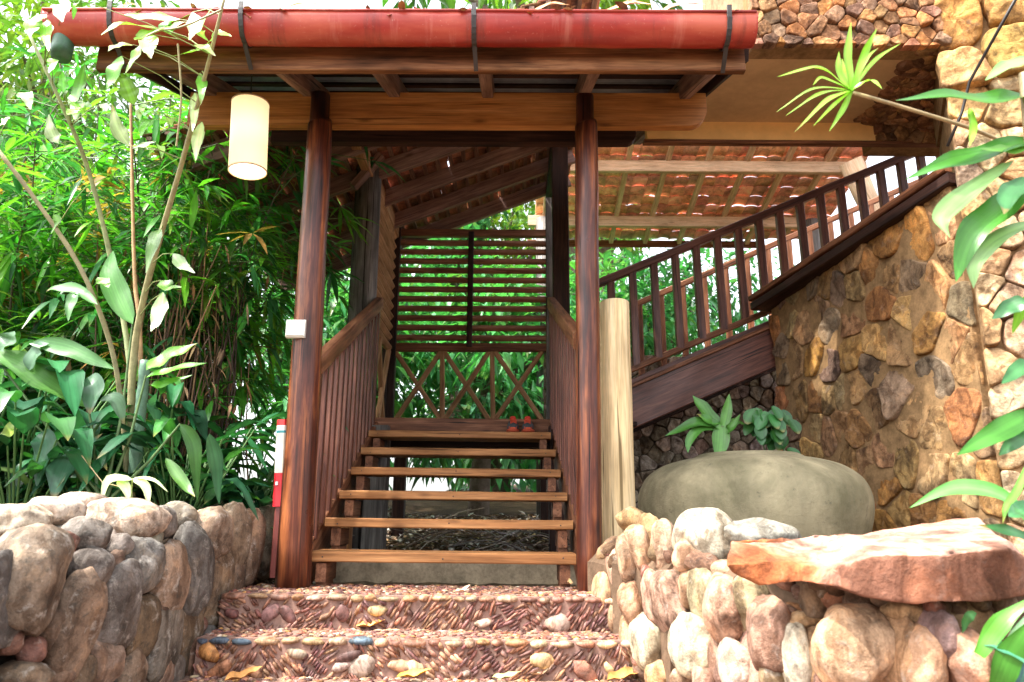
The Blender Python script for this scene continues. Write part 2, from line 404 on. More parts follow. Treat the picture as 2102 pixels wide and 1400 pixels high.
# ------------------------------------------------------------------ pebble steps
ROSE = [(.25, .12, .095), (.3, .15, .11), (.2, .095, .09), (.33, .18, .12), (.17, .085, .085), (.38, .22, .15), (.27, .16, .14)]
ACC = [(.5, .27, .1), (.55, .42, .28), (.6, .54, .44), (.35, .13, .1), (.4, .3, .26), (.48, .33, .2), (.42, .2, .12)]
def pebble_step(label, A, B, z, zb, back, seed, blue):
    r = random.Random(seed); A = V((A.x, A.y, z)); B = V((B.x, B.y, z)); h = z-zb
    th = thing('pebble_step', label, 'stone step', (A+B)/2-V((0, 0, h)), 'pebble paved steps')
    a = (B-A); L = a.length; a.normalize(); nrm = V((a.y, -a.x, 0)); up = V((0, 0, 1))
    body = MB()
    q = [A-up*h, B-up*h, B, A]; q2 = [p-nrm*back for p in q]
    body.add(q+q2, [(0, 1, 2, 3), (5, 4, 7, 6), (3, 2, 6, 7), (1, 0, 4, 5), (0, 3, 7, 4), (2, 1, 5, 6)], (.27, .165, .13))
    body.build('base_block', MT['mortar'], th)
    ri = MB()
    # accents first, so the thin slivers keep clear of them
    acc = []
    x = .05
    while x < L-.04:
        if r.random() < .8:
            k = r.random()**1.3; rx = .012+.032*k; ry = rx*r.uniform(.55, 1); zz = r.uniform(.03, h-.045)
            acc.append((x, zz, max(rx, ry)*1.05))
            an = r.uniform(-1, 1)
            ri.boulder(A-up*(h-zz)+a*x+nrm*.002, (rx*1.25, .016, ry), Matrix.Rotation(atan2(a.y, a.x), 3, 'Z') @ rotY(an), r.randrange(9999), 2.5, 5, .14, vary(r.choice(ACC+ROSE), .2, r), 2, .62)
        x += r.uniform(.02, .15)
    x = 0
    while x < L:
        wpat = r.uniform(.06, .16); an = r.choice((-1, 1))*r.uniform(.45, 1.25); base = r.choice(ROSE)
        ln = r.uniform(.02, .036); pit = r.uniform(.0105, .0165); kf = r.uniform(-2.5, 2.5)
        for i in range(-16, 17):
            for j in range(-5, 6):
                c = V((x+wpat/2, h*.45)); an2 = an+kf*i*pit+r.uniform(-.2, .2)
                u = V((cos(an2), sin(an2))); pn = V((-sin(an), cos(an)))
                c = c+pn*(i*pit+r.uniform(-.0015, .0015))+u*((j+r.uniform(-.2, .2))*ln*1.7)
                if not (x-.006 < c.x < x+wpat+.006 and .004 < c.y < h-.016 and 0 < c.x < L): continue
                if any((c.x-q[0])**2+(c.y-q[1])**2 < q[2]**2*.9 for q in acc): continue
                l2 = ln*r.uniform(.55, 1.1)
                ri.pebble(A-up*(h-c.y)+a*c.x+nrm*r.uniform(-.003, .003), (a*cos(an2)+up*sin(an2))*l2, (up*cos(an2)-a*sin(an2))*pit*r.uniform(.34, .56), nrm*.011,
                          vary(base if r.random() < .7 else r.choice(ROSE), .22, r), 1, 3.2)
        x += wpat
    ri.build('riser_pebbles', MT['peb'], th, True)
    no = MB(); x = 0
    while x < L:
        ln = r.uniform(.02, .05); c = r.choice([(.42, .28, .17), (.46, .35, .25), (.33, .18, .13), (.38, .27, .21), (.28, .15, .12), (.45, .25, .13)])
        if any(abs(x-b) < .05 for b in blue): c = (.09, .13, .19)
        no.boulder(A+a*(x+ln)-up*r.uniform(.008, .013)-nrm*.012, (ln*1.02, .03, r.uniform(.011, .016)), Matrix.Rotation(atan2(a.y, a.x)+r.uniform(-.06, .06), 3, 'Z'), r.randrange(9999), 2.6, 2, .08, vary(c, .15, r), 2)
        x += ln*2
    no.build('nosing_stones', MT['peb'], th, True)
    tp = MB()
    for i in range(int(L*back*1500)):
        x = r.uniform(0, L); y = r.uniform(.03, back-.01); an = r.uniform(0, 6.3); rr = r.uniform(.009, .02)
        tp.pebble(A+a*x-nrm*y+up*.001, (a*cos(an)-nrm*sin(an))*rr*1.3, (a*sin(an)+nrm*cos(an))*rr*.7, up*.006, vary(r.choice(ROSE+ROSE+ACC), .2, r))
    tp.build('tread_pebbles', MT['peb'], th, True)
    return th
A1 = PZ(455, 1219, .02); B1 = PZ(1252, 1227, .02); A2 = PZ(405, 1309, -.105); B2 = PZ(1290, 1317, -.105)
pebble_step('uppermost pebble faced step, the wide landing under the wooden posts', A1, B1, .02, -.12, .45, 3, ())
pebble_step('lower pebble faced step in the foreground with blue-grey edge stones', A2, B2, -.105, -.245, .24, 5, (.03, .1, .56*1.0,))
pv = MB(); r = random.Random(4)
pv.add([(-1.25, .4, -.234), (1.2, .4, -.234), (1.2, 2.86, -.234), (-1.25, 2.86, -.234)], [(0, 1, 2, 3)], (.25, .17, .14))
for i in range(1500):
    x = r.uniform(-1.1, .75); y = r.uniform(2.2, 2.83); an = r.uniform(0, 6.3); rr = r.uniform(.01, .022)
    pv.pebble((x, y, -.233), V((cos(an), sin(an), 0))*rr*1.3, V((-sin(an), cos(an), 0))*rr*.75, (0, 0, .007), vary(r.choice(ROSE+ACC), .2, r))
tag(pv.build('paving', MT['peb'], smooth=True), 'pebble paving at the foot of the steps', None, None, 'structure')

# ------------------------------------------------------------------ dry stone walls
T = (.38, .255, .165); G = (.27, .26, .235); O = (.3, .26, .17); Wt = (.48, .42, .36); D = (.17, .17, .155); B = (.26, .17, .11); K = (.4, .24, .18); R = (.27, .12, .085); Yo = (.42, .27, .15)
C = (.45, .31, .225)
def stones(th, lst, where, mat, thick, seed):
    r = random.Random(seed)
    for i, it in enumerate(lst):
        cx, cy, wd, ht, rot, col = it[:6]; off = it[6] if len(it) > 6 else 0
        p = where(cx, cy, off)
        hw = M(wd, p)*.515; hh = M(ht, p)*.515
        dp = max(hw, min(hh, .11))*thick
        b = MB(); rm = rotY(radians(rot)) @ Matrix.Rotation(r.uniform(-.25, .25), 3, 'Z')
        big = wd*ht > 4500
        b.boulder(p, (hw, dp, hh), rm, seed*1000+i, r.uniform(2.1, 2.7), r.randint(3, 6), .11, vary(col, .16, r), 4 if big else 3)
        q = b.build('stone', mat, th, True)
    return th
LW = -1.1
LX = [(58, 1195, 140, 225, 0, O), (-8, 1235, 50, 200, 0, D), (25, 1075, 150, 80, 0, Wt, -.12), (178, 1098, 92, 66, 8, G, -.04), (130, 1120, 40, 60, 20, R, .0),
 (110, 1050, 110, 60, 0, Wt, -.2), (165, 1042, 100, 60, 0, Wt, -.3), (262, 1068, 160, 90, 6, Wt, -.14), (184, 1168, 78, 84, 15, G), (155, 1285, 92, 230, 6, T), (238, 1243, 70, 178, 4, G), (203, 1362, 60, 110, 0, T),
 (290, 1158, 78, 118, 0, D), (288, 1288, 48, 124, 4, B), (347, 1190, 50, 150, -4, T), (395, 1165, 60, 190, -6, D), (362, 1066, 78, 68, 15, G, -.1), (325, 1075, 60, 70, 0, G, -.05), (432, 1095, 80, 104, 0, C), (478, 1105, 48, 150, 0, T),
 (440, 1215, 36, 160, 4, T), (505, 1130, 62, 165, 6, T), (545, 1110, 50, 150, 0, O, -.05), (470, 1170, 40, 120, -8, B), (65, 1335, 60, 55, 0, R), (18, 1318, 50, 50, 0, R), (45, 1392, 110, 70, 0, B), (330, 1312, 52, 165, 0, G),
 (372, 1312, 42, 140, 0, B), (318, 1385, 42, 100, 0, T), (110, 1290, 40, 90, 12, B), (355, 1385, 40, 90, 0, G), (405, 1288, 34, 44, 0, R), (270, 1375, 50, 90, 0, T), (240, 1160, 30, 60, 0, B), (408, 1240, 30, 60, 0, O), (120, 1390, 60, 60, 0, B),
 (250, 1120, 50, 50, 0, G, -.03), (215, 1105, 44, 46, 0, Wt, -.08), (310, 1110, 44, 46, 0, G, -.05), (400, 1075, 40, 50, 0, T, -.15), (330, 1240, 40, 60, 0, B), (520, 1060, 70, 36, 0, T, -.25), (445, 1052, 70, 40, 0, Wt, -.25), (75, 1105, 60, 36, 0, Wt, -.05), (160, 1385, 50, 80, -6, B), (392, 1340, 40, 100, 0, R), (425, 1320, 34, 70, 0, D)]
def grey(c): m = sum(c)/3; return tuple((x*.7+m*k*.3)*(.72 if m < .4 else 1.1) for x, k in zip(c, (1.04, 1.0, .9)))  # lifts white top-row stones: light from above put into their colour
LX = [tuple(v if i != 5 else grey(v) for i, v in enumerate(it)) for it in LX]
lw = thing('stone_wall', 'low grey boulder wall left of the steps, below the leafy plants', 'stone wall', (LW-.2, 2.3, -.3), 'dry stone walls flanking the steps')
stones(lw, LX, lambda x, y, o: PX(x, y, LW-.06+o), MT['stone'], 1.0, 11)
core = MB(); core.beam((LW-.3, .9, -.12), (LW-.3, 3.45, -.12), .34, .68, c=.04, seg=.1, wob=.01, col=(.03, .024, .02)); core.build('mortar_core', MT['mortar'], lw)
fill = MB(); r = random.Random(21)
for i in range(150):
    y = r.uniform(1.2, 3.35); z = r.uniform(-.45, .2); q = r.uniform(.025, .05)
    fill.boulder((LW-.115+r.uniform(-.02, .02), y, z), (q, q*r.uniform(.7, 1.3), q*r.uniform(.7, 1.6)), eul(r.random()*3, r.random()*3, r.random()*3), i, 2.6, 4, .08, tuple(q_*.45 for q_ in vary(r.choice([T, B, G, D, R]), .2, r)), 2)
for i in range(70):
    y = r.uniform(1.2, 3.35); q = r.uniform(.03, .06)
    fill.boulder((r.uniform(LW-.46, LW-.16), y, .24+r.uniform(-.02, .03)), (q, q*1.2, q*.7), eul(0, 0, r.random()*3), i+500, 2.4, 4, .08, vary(r.choice([C, Wt, G]), .15, r), 2)
tag(fill.build('rubble_fill', MT['stone'], lw, True), kind='stuff')

RK = [(1235, 3.0), (1300, 2.72), (1400, 2.38), (1500, 2.13), (1600, 1.93), (1750, 1.74), (1900, 1.63), (2050, 1.57), (2200, 1.54)]
def ry(x):
    for (a, b), (c, d) in zip(RK, RK[1:]):
        if x <= c: return b+(d-b)*(x-a)/(c-a)
    return RK[-1][1]
RX = [(1296, 1066, 66, 48, 10, Yo, .16), (1300, 1098, 78, 30, -30, T, .1), (1312, 1128, 50, 100, -8, C, .06), (1362, 1118, 52, 106, 0, C, .08), (1335, 1100, 34, 90, -6, Yo, .12), (1288, 1150, 44, 100, -10, C), (1262, 1165, 34, 90, -8, C, .05),
 (1240, 1217, 48, 88, 0, T), (1448, 1105, 128, 118, 8, Wt, .12), (1560, 1098, 150, 66, 8, G, .3), (1415, 1140, 76, 74, -10, C, .03), (1326, 1178, 22, 34, 0, R, .02), (1298, 1240, 60, 92, -4, T), (1345, 1228, 40, 112, -4, C), (1375, 1238, 58, 132, -8, C),
 (1412, 1205, 36, 80, 0, T, .03), (1438, 1222, 36, 112, 0, O), (1487, 1250, 84, 136, 4, C), (1540, 1235, 76, 110, -6, O, .04), (1425, 1325, 92, 132, 4, Wt), (1326, 1318, 54, 112, -4, Wt), (1290, 1330, 44, 130, 0, T, .03), (1350, 1385, 50, 60, 0, Yo),
 (1472, 1350, 42, 84, 0, K, .02), (1512, 1370, 66, 114, 0, Wt), (1543, 1340, 30, 140, 18, K, .02), (1583, 1308, 88, 158, 2, K), (1622, 1290, 50, 60, 0, R, .03), (1655, 1275, 90, 36, 0, Yo, .05), (1632, 1350, 56, 140, 0, Wt), (1672, 1360, 70, 130, 0, Yo, .02),
 (1755, 1335, 165, 178, 0, C), (1836, 1335, 66, 170, 8, Yo, .02), (1882, 1362, 76, 160, 10, T, .01), (1916, 1305, 54, 116, 14, (.22, .15, .15)), (1860, 1256, 92, 42, 5, Yo, .02), (1775, 1245, 60, 50, 0, R, .1), (1917, 1245, 38, 40, 0, R), (1975, 1285, 100, 130, -12, T, .1),
 (1995, 1372, 96, 150, -14, T), (1725, 1225, 110, 60, 10, (.32, .15, .08), .1), (2060, 1400, 80, 110, -14, T, .06), (1450, 1390, 60, 60, 0, C), (1400, 1395, 50, 50, 0, C), (1290, 1395, 60, 60, 0, T), (1950, 1390, 50, 90, 0, T, .04), (1490, 1170, 60, 40, 0, C, .1), (1640, 1255, 60, 40, 0, (.4, .2, .1), .1), (1265, 1270, 40, 70, 0, T, .04), (1268, 1340, 40, 80, 0, C, .04), (1590, 1390, 60, 60, 0, T), (1700, 1400, 60, 50, 0, K)]
rw = thing('stone_wall', 'low cream and tan boulder wall right of the steps, under the big slab', 'stone wall', (1.0, 2.1, -.3), 'dry stone walls flanking the steps')
stones(rw, RX, lambda x, y, o: P(x, y, ry(x)+.06+o), MT['pale'], 1.0, 31)
core = MB()
pc = [P(x, 1250, ry(x)+.26) for x in (1245, 1320, 1420, 1520, 1640, 1780, 1930, 2080)]
for a, b in zip(pc, pc[1:]):
    a = V((a.x, a.y, -.12)); b = V((b.x, b.y, -.12)); core.beam(a-(b-a)*.1, b+(b-a)*.1, .2, .6, c=.04, seg=.1, wob=.01, col=(.13, .085, .055))
core.build('mortar_core', MT['mortar'], rw)
fill = MB()
for i in range(230):
    x = r.uniform(1240, 2080); yy = ry(x); p = P(x, 1250, yy+.12); q = r.uniform(.02, .045)
    fill.boulder((p.x+r.uniform(-.02, .02), p.y, r.uniform(-.4, .21)), (q, q*r.uniform(.7, 1.3), q*r.uniform(.7, 1.6)), eul(r.random()*3, r.random()*3, r.random()*3), i+900, 2.6, 4, .08, tuple(q_*.6 for q_ in vary(r.choice([T, B, K, R, B]), .2, r)), 2)
tag(fill.build('rubble_fill', MT['pale'], rw, True), kind='stuff')

# big slab rock on the right wall
def slab():
    Z = lambda x, y, Y: P(x, y, Y)
    v = [Z(1500, 1110, 1.92), Z(1600, 1108, 2.02), Z(1720, 1102, 2.08), Z(1850, 1083, 2.1), Z(1960, 1064, 2.1), Z(2012, 1063, 2.08),      # 0-5 back top
         Z(1486, 1160, 1.80), Z(1590, 1150, 1.80), Z(1690, 1160, 1.74), Z(1725, 1185, 1.66), Z(1755, 1150, 1.62), Z(1800, 1136, 1.6), Z(1930, 1138, 1.58), Z(2075, 1125, 1.6), # 6-13 top front edge
         Z(2125, 1170, 1.68),                                                                                   # 14 right tip
         Z(1722, 1204, 1.64), Z(1775, 1226, 1.62), Z(1880, 1240, 1.6), Z(1990, 1241, 1.6), Z(2108, 1224, 1.64),   # 15-19 lower front edge
         Z(1500, 1178, 1.81), Z(1565, 1205, 1.80), Z(1645, 1196, 1.76)]                                           # 20-22 left lower
    f = [(0, 6, 7, 1), (1, 7, 8, 2), (2, 8, 9, 10), (2, 10, 11, 3), (3, 11, 12, 4), (4, 12, 13, 5), (5, 13, 14),
         (10, 9, 15, 16), (11, 10, 16, 17), (12, 11, 17, 18), (13, 12, 18, 19), (14, 13, 19),
         (6, 20, 21, 7), (7, 21, 22, 8), (8, 22, 15, 9)]
    dn = V((0, .0, -.11))
    nb = len(v); bl = [v[0]+V((.03, 0, -.06)), v[2]+V((0, 0, -.1)), v[4]+V((0, 0, -.16)), v[5]+V((.03, 0, -.15))]
    v += bl
    f += [(0, nb, 20, 6), (20, nb, 21), (0, 1, 2, nb+1, nb), (2, 3, 4, nb+2, nb+1), (4, 5, nb+3, nb+2), (5, 14, 19, nb+3),
          (21, nb, nb+1, 22), (22, nb+1, 16, 15), (16, nb+1, nb+2, 17), (17, nb+2, 18), (18, nb+2, nb+3, 19)]
    bm = bmesh.new(); bv = [bm.verts.new(p) for p in v]
    for q in f: bm.faces.new([bv[i] for i in q])
    bmesh.ops.recalc_face_normals(bm, faces=bm.faces)
    bmesh.ops.bevel(bm, geom=list(bm.edges), offset=.006, segments=2, affect='EDGES', profile=.5)
    bmesh.ops.triangulate(bm, faces=bm.faces)
    for k in range(3):
        bmesh.ops.subdivide_edges(bm, edges=[e for e in bm.edges if e.calc_length() > .022], cuts=1, use_grid_fill=True)
        bmesh.ops.triangulate(bm, faces=[x for x in bm.faces if len(x.verts) > 3])
    bm.normal_update()
    vs = []; cl = []
    for p in bm.verts:
        n = p.normal
        h = .006*noise.fractal(p.co*14, 1.0, 2.0, 4)+.008*noise.noise(p.co*6)
        vs.append(p.co+n*h)
        px = (p.co.x)
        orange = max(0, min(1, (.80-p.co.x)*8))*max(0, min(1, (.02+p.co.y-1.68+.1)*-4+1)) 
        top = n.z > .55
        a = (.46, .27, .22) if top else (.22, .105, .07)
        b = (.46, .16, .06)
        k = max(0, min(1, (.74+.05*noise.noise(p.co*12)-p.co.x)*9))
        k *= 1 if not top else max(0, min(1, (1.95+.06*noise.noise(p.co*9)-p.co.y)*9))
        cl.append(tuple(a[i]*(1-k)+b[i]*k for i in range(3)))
    bm.verts.index_update()
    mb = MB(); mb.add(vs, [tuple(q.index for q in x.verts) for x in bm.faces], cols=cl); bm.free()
    return mb
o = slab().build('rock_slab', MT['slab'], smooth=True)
tag(o, 'large flat pinkish rock slab with a brown broken face, lying on the right boulder wall', 'rock')

# ------------------------------------------------------------------ porch
LP, RP = (631, 3.27), (1205, 3.2)
porch = thing('stair_porch', 'open timber porch with two varnished posts and a red gutter over the stair foot', 'porch', (-.35, 3.25, .02))
def postmesh(b0, t0, r0, r1, notch):
    mb = MB(); b0 = V(b0); t0 = V(t0); pts = []; rad = []
    zn = notch
    for i in range(15):
        t = i/14; p = b0.lerp(t0, t); 
        if p.z > zn: break
        pts.append(p+V((noise.noise(V((t*4, 0, 1)))*.006, 0, 0))); rad.append((r0+(r1-r0)*t)*(1+.03*noise.noise(V((t*7, 3, r0*90)))))
    tn = (zn-b0.z)/(t0.z-b0.z); p = b0.lerp(t0, tn); rr = rad[-1]
    pts += [p, p+V((-.006, 0, .004)), t0+V((-.006, 0, 0))]; rad += [rr, rr*.8, rr*.78]
    mb.tube(pts, rad, 20); return mb
lb = P(601, 1206, 3.27); lt = P(661, 196, 3.24); rb = P(1211, 1222, 3.2); rt = P(1203, 198, 3.2)
zb = 2.2
postmesh(lb, lt, M(36, lb), M(24, lt), 2.19).build('post', MT['post'], porch, True)
postmesh(rb, rt, M(27, rb), M(23, rt), 2.17).build('post', MT['post'], porch, True)
def endcurve_beam(p0, p1, w, h, rc):
    # beam along +x with the lower right corner rounded
    mb = MB(); L = p1.x-p0.x; prof = [(0, -h/2), (L-rc, -h/2)]
    for k in range(1, 7): q = k/6*pi/2; prof.append((L-rc+rc*sin(q), -h/2+rc-rc*cos(q)))
    prof += [(L, h/2), (0, h/2)]
    n = len(prof); off = V((rnd.uniform(-9, 9), rnd.uniform(-9, 9), rnd.uniform(-9, 9))); dz = (p1.z-p0.z)/L
    vs = []; gr = []
    for yy in (-w/2, w/2):
        for x, z in prof: vs.append(V((p0.x+x, p0.y+(p1.y-p0.y)*x/L+yy, p0.z+dz*x+z))); gr.append(tuple(off+V((x, yy, z))))
    fs = [tuple(range(n)), tuple(range(2*n-1, n-1, -1))]+[(k, k+n, (k+1) % n+n, (k+1) % n) for k in range(n)]
    mb.add(vs, fs, gr=gr); return mb
a = P(392, 228, 3.3); b = P(1448, 230, 3.3); hh = M(64, (a+b)/2)
endcurve_beam(a, b, .05, .182, .09).build('beam', MT['beam'], porch)
a2 = P(560, 278, 3.5); b2 = P(1304, 280, 3.5)
endcurve_beam(a2, b2, .05, .1, .05).build('beam', MT['dark'], porch)
fa = P(205, 122, 2.75); fb = P(1526, 118, 2.75)
mb = MB(); mb.beam(V((fa.x, 2.75, 2.21)), V((fb.x, 2.75, 2.225)), .035, .125, c=.004); mb.build('fascia_board', MT['fascia'], porch)
SL = .36
for X in (-1.52, -1.03, -.6, -.13, .35, .86):
    y0 = 2.77; z0 = 2.235; y1 = 4.6
    mb = MB(); mb.beam((X, y0, z0), (X, y1, z0+(y1-y0)*SL), .055, .1, c=.004); mb.build('rafter', MT['raft'], porch)
vs = []; fs = []; nxc = 340
for j in range(2):
    x = -1.78 if j == 0 else 1.02
    for i in range(nxc+1):
        y = 2.70+1.95*i/nxc; vs.append((x, y, 2.312+(y-2.75)*SL+.011*sin(i*pi/4)))
for i in range(nxc): fs.append((i, i+1, nxc+2+i, nxc+1+i))
mb = MB(); mb.add(vs, fs)
o = mb.build('roof_sheet', MT['sheet'], porch, True); sm = o.modifiers.new('thick', 'SOLIDIFY'); sm.thickness = .003
# battens seen as fine dark lines under the sheet
mb = MB()
for i in range(9):
    y = 2.84+i*.2; mb.beam((-1.75, y, 2.292+(y-2.75)*SL), (1.0, y, 2.292+(y-2.75)*SL), .03, .016, c=.002)
mb.build('roof_battens', MT['dark'], porch)
# barge piece: dark sloped edge at the right and left end
for X in (-1.76, 1.0):
    mb = MB(); mb.beam((X, 2.76, 2.26), (X, 4.6, 2.26+1.84*SL), .02, .06, c=.002); mb.build('barge_board', MT['dark'], porch)
# gutter
GY = 2.655
gl = P(108, 56, GY); gr_ = P(1541, 50, GY); R_ = .078
def gutter():
    mb = MB(); n = 60; k = 14; vs = []; gr = []; fs = []
    off = V((3, 7, 1))
    for shell in (0, 1):
        for i in range(n+1):
            t = i/n; x = gl.x+(gr_.x-gl.x)*t; z = 2.322+(.01)*t+.004*noise.noise(V((x*2.3, 0, 0)))
            for j in range(k+1):
                q = pi+pi*j/k; rr = (R_ if shell == 0 else R_-.004)*(1+.05*noise.noise(V((x*3, j*.25, 2)))+.02*noise.noise(V((x*11, j*.5, 2))))
                vs.append(V((x, GY+cos(q)*rr*.95, z+sin(q)*rr*1.38))); gr.append(tuple(off+V((x, cos(q)*R_, sin(q)*R_))))
    N = (n+1)*(k+1)
    for i in range(n):
        for j in range(k):
            a = i*(k+1)+j; fs.append((a, a+1, a+k+2, a+k+1)); fs.append((N+a, N+a+k+1, N+a+k+2, N+a+1))
        for j in (0, k):
            a = i*(k+1)+j; fs.append((a, a+k+1, N+a+k+1, N+a))
    mb.add(vs, fs, gr=gr); return mb
gu = gutter().build('gutter', MT['gutter'], porch, True); gu['_o'] = porch['_o']
mb = MB(); mb.tube([(gl.x, GY-R_*.95, 2.322), (gr_.x, GY-R_*.95, 2.332)], .006, 8); mb.build('gutter_lip', MT['gutter'], gu, True)
for X, z in ((gl.x, 2.322), (gr_.x, 2.332)):
    mb = MB(); q = [V((X, GY+cos(pi+pi*j/14)*R_*.95, z+sin(pi+pi*j/14)*R_*1.38)) for j in range(15)]
    e = .006 if X > 0 else -.006
    mb.add(q+[p+V((e, 0, 0)) for p in q], [tuple(range(15)), tuple(range(29, 14, -1))]+[(j, j+1, j+16, j+15) for j in range(14)]+[(14, 0, 15, 29)])
    mb.build('gutter_end_cap', MT['gutter'], gu)
for px in (218, 490, 972, 1500):
    X = P(px, 60, GY-R_).x; mb = MB(); pts = []
    for j in range(0, 15): q = pi+pi*j/14; pts.append(V((X, GY+cos(q)*(R_*.95+.006), 2.328+sin(q)*(R_*1.38+.006))))
    pts = [pts[0]+V((0, 0, .03))]+pts
    for a, b in zip(pts, pts[1:]): mb.beam(a, b, .02, .005, up=(b-a).cross(V((1, 0, 0))), c=.001, seg=9)
    mb.beam((X, GY-.01, 2.328-R_*1.38), (X+.004, 2.733, 2.15), .018, .006, up=(0, -1, 0), c=.001); mb.build('gutter_bracket', MT['metal'], gu)
pp = P(127, 105, GY); mb = MB(); mb.lathe((pp.x, GY, 2.14), [(.0, 0), (.034, 0), (.034, .012), (.038, .012), (.04, .05), (.042, .1), (.042, .13), (.03, .13)], 24)
mb.build('downpipe_outlet', MT['green_pipe'], gu, True)
# lamp
lp = P(515, 285, 3.0); lr = M(37, lp); lh = .345; z0 = P(515, 353, 3.0).z
lamp = thing('pendant_lamp', 'lit cream cylinder pendant lamp hanging from the porch rafters', 'lamp', (lp.x, 3.0, z0))
mb = MB(); mb.lathe((lp.x, 3.0, z0), [(lr-.004, .0), (lr, .003), (lr, lh*.5), (lr, lh-.004), (lr-.006, lh), (.02, lh+.004), (.0, lh+.004)], 40); mb.build('lamp_shade', MT['shade'], lamp, True)
for zr in (.0, lh-.008):
    mb = MB(); mb.lathe((lp.x, 3.0, z0+zr), [(lr+.0005, 0), (lr+.002, .001), (lr+.002, .007), (lr+.0005, .008)], 40); mb.build('rim', MT['purlin'], lamp, True)
mb = MB(); mb.lathe((lp.x, 3.0, z0+lh), [(.0, .03), (.016, .028), (.02, .0)], 16); mb.build('cap', MT['metal'], lamp, True)
mb = MB(); mb.lathe((lp.x, 3.0, z0+.006), [(0, 0), (lr-.006, 0)], 40); mb.build('diffuser', MT['bulb'], lamp)
mb = MB(); mb.tube([(lp.x, 3.0, z0+lh), (lp.x, 3.0, 2.36)], .003, 6); mb.build('cord', MT['cable'], lamp)
lamp.rotation_euler = (0, radians(-3), 0)
# switch box on left post
q = P(619, 685, 3.27); rr = M(33, q)
sw = thing('switch_box', 'small white electrical box fixed to the left porch post', 'electrical box', (q.x, q.y-rr-.012, q.z))
hw = M(19, q); mb = MB(); mb.beam((q.x-hw, q.y-rr-.01, q.z), (q.x+hw, q.y-rr-.01, q.z), .03, .082, c=.006, wob=0); mb.build('box_body', MT['white_box'], sw)
mb = MB(); mb.beam((q.x-hw*.9, q.y-rr-.0265, q.z-.022), (q.x+hw*.9, q.y-rr-.0265, q.z-.022), .006, .024, c=.002, wob=0); mb.build('box_cover', MT['white_box'], sw)
# banded red/white board behind the left post
top = P(582, 862, 3.32); bot = P(573, 1040, 3.32)
sg = thing('banded_marker', 'narrow upright marker banded red, cream and red beside the left post', 'marker post', (bot.x, bot.y, bot.z))
seq = [(0, .3, (.62, .02, .03)), (.3, .38, (.66, .02, .03)), (.38, .84, (.72, .68, .56)), (.84, .87, (.05, .3, .32)), (.87, .93, (.75, .72, .66)), (.93, 1, (.62, .03, .03))]
for a, b, c in seq:
    mb = MB(); mb.beam(bot.lerp(top, a), bot.lerp(top, b), .05, .05, up=(0, -1, 0), c=.012, wob=0, col=c, seg=9); mb.build('band', MT['paint'], sg)
mb = MB(); mb.beam(bot.lerp(top, .24)+V((-.008, -.027, 0)), bot.lerp(top, .28)+V((-.008, -.027, 0)), .012, .004, up=(0, -1, 0), c=.001, wob=0, col=(.8, .8, .78)); mb.build('sticker', MT['paint'], sg)
mb = MB(); mb.beam(bot-V((0, 0, .3)), bot, .03, .03, up=(0, -1, 0), col=(.2, .05, .04)); mb.build('stake', MT['paint'], sg)

# ------------------------------------------------------------------ staircase
N = 7
stair = thing('wooden_staircase', 'straight open-riser timber stair rising from the pebble landing to the slatted screen', 'staircase', (-.3, 3.4, .02))
xl = [-.876, -.893, -.903, -.915, -.93, -.947]; xr = [.288, .300, .296, .284, .274, .262]
tz = [.163+.142*i for i in range(6)]
for i in range(6):
    y = 3.31+.31*i
    mb = MB(); mb.beam((xl[i], y+.12, tz[i]-.022+.006), (xr[i], y+.12, tz[i]-.022), .24, .044, c=.005); mb.build('tread', MT['tread'], stair)
for sd, X in ((-1, -.93), (1, .33)):
    mb = MB()
    # raking string outside the treads
    mb.beam((X, 3.33, .02), (X-.03, 5.25, .02+.458*1.92), .035, .2, c=.004)
    mb.build('stringer', MT['rail'] if sd < 0 else MT['rail'], stair)
    for i in range(6):
        y = 3.31+.31*i; xx = (xl[i]+.05) if sd < 0 else (xr[i]-.05)
        mb = MB(); mb.beam((xx, y+.02, tz[i]-.085), (xx, y+.22, tz[i]-.085), .045, .08, c=.004); mb.beam((xx, y+.04, tz[i]-.14), (xx, y+.17, tz[i]-.14), .045, .035, c=.004); mb.build('cleat', MT['rail'], stair)
hl0, hl1 = P(648, 752, 3.36), P(779, 622, 5.2); hr0, hr1 = P(1190, 700, 3.36), P(1131, 622, 5.2)
for a, b, wd in ((hl0, hl1, .06), (hr0, hr1, .06)):
    mb = MB(); mb.beam(a, b, wd, .085, c=.008); mb.build('handrail', MT['rail'], stair)
    for k in range(14):
        t = (k+.5)/14; p = a.lerp(b, t)
        mb = MB(); mb.beam((p.x, p.y, p.z-.88), (p.x, p.y, p.z-.03), .036, .036, up=(0, 1, 0), c=.003); mb.build('baluster', MT['bal'], stair)
for i in range(6):
    mb = MB(); y = 3.31+.31*i
    for fx in (.05, .5, .95):
        x = xl[i]+(xr[i]-xl[i])*fx; mb.pebble((x, y-.0005, tz[i]-.02+rnd.uniform(-.006, .006)), (.004, 0, 0), (0, .0015, 0), (0, 0, .004), (1, 1, 1))
    tag(mb.build('nail_heads', MT['metal'], stair, True))
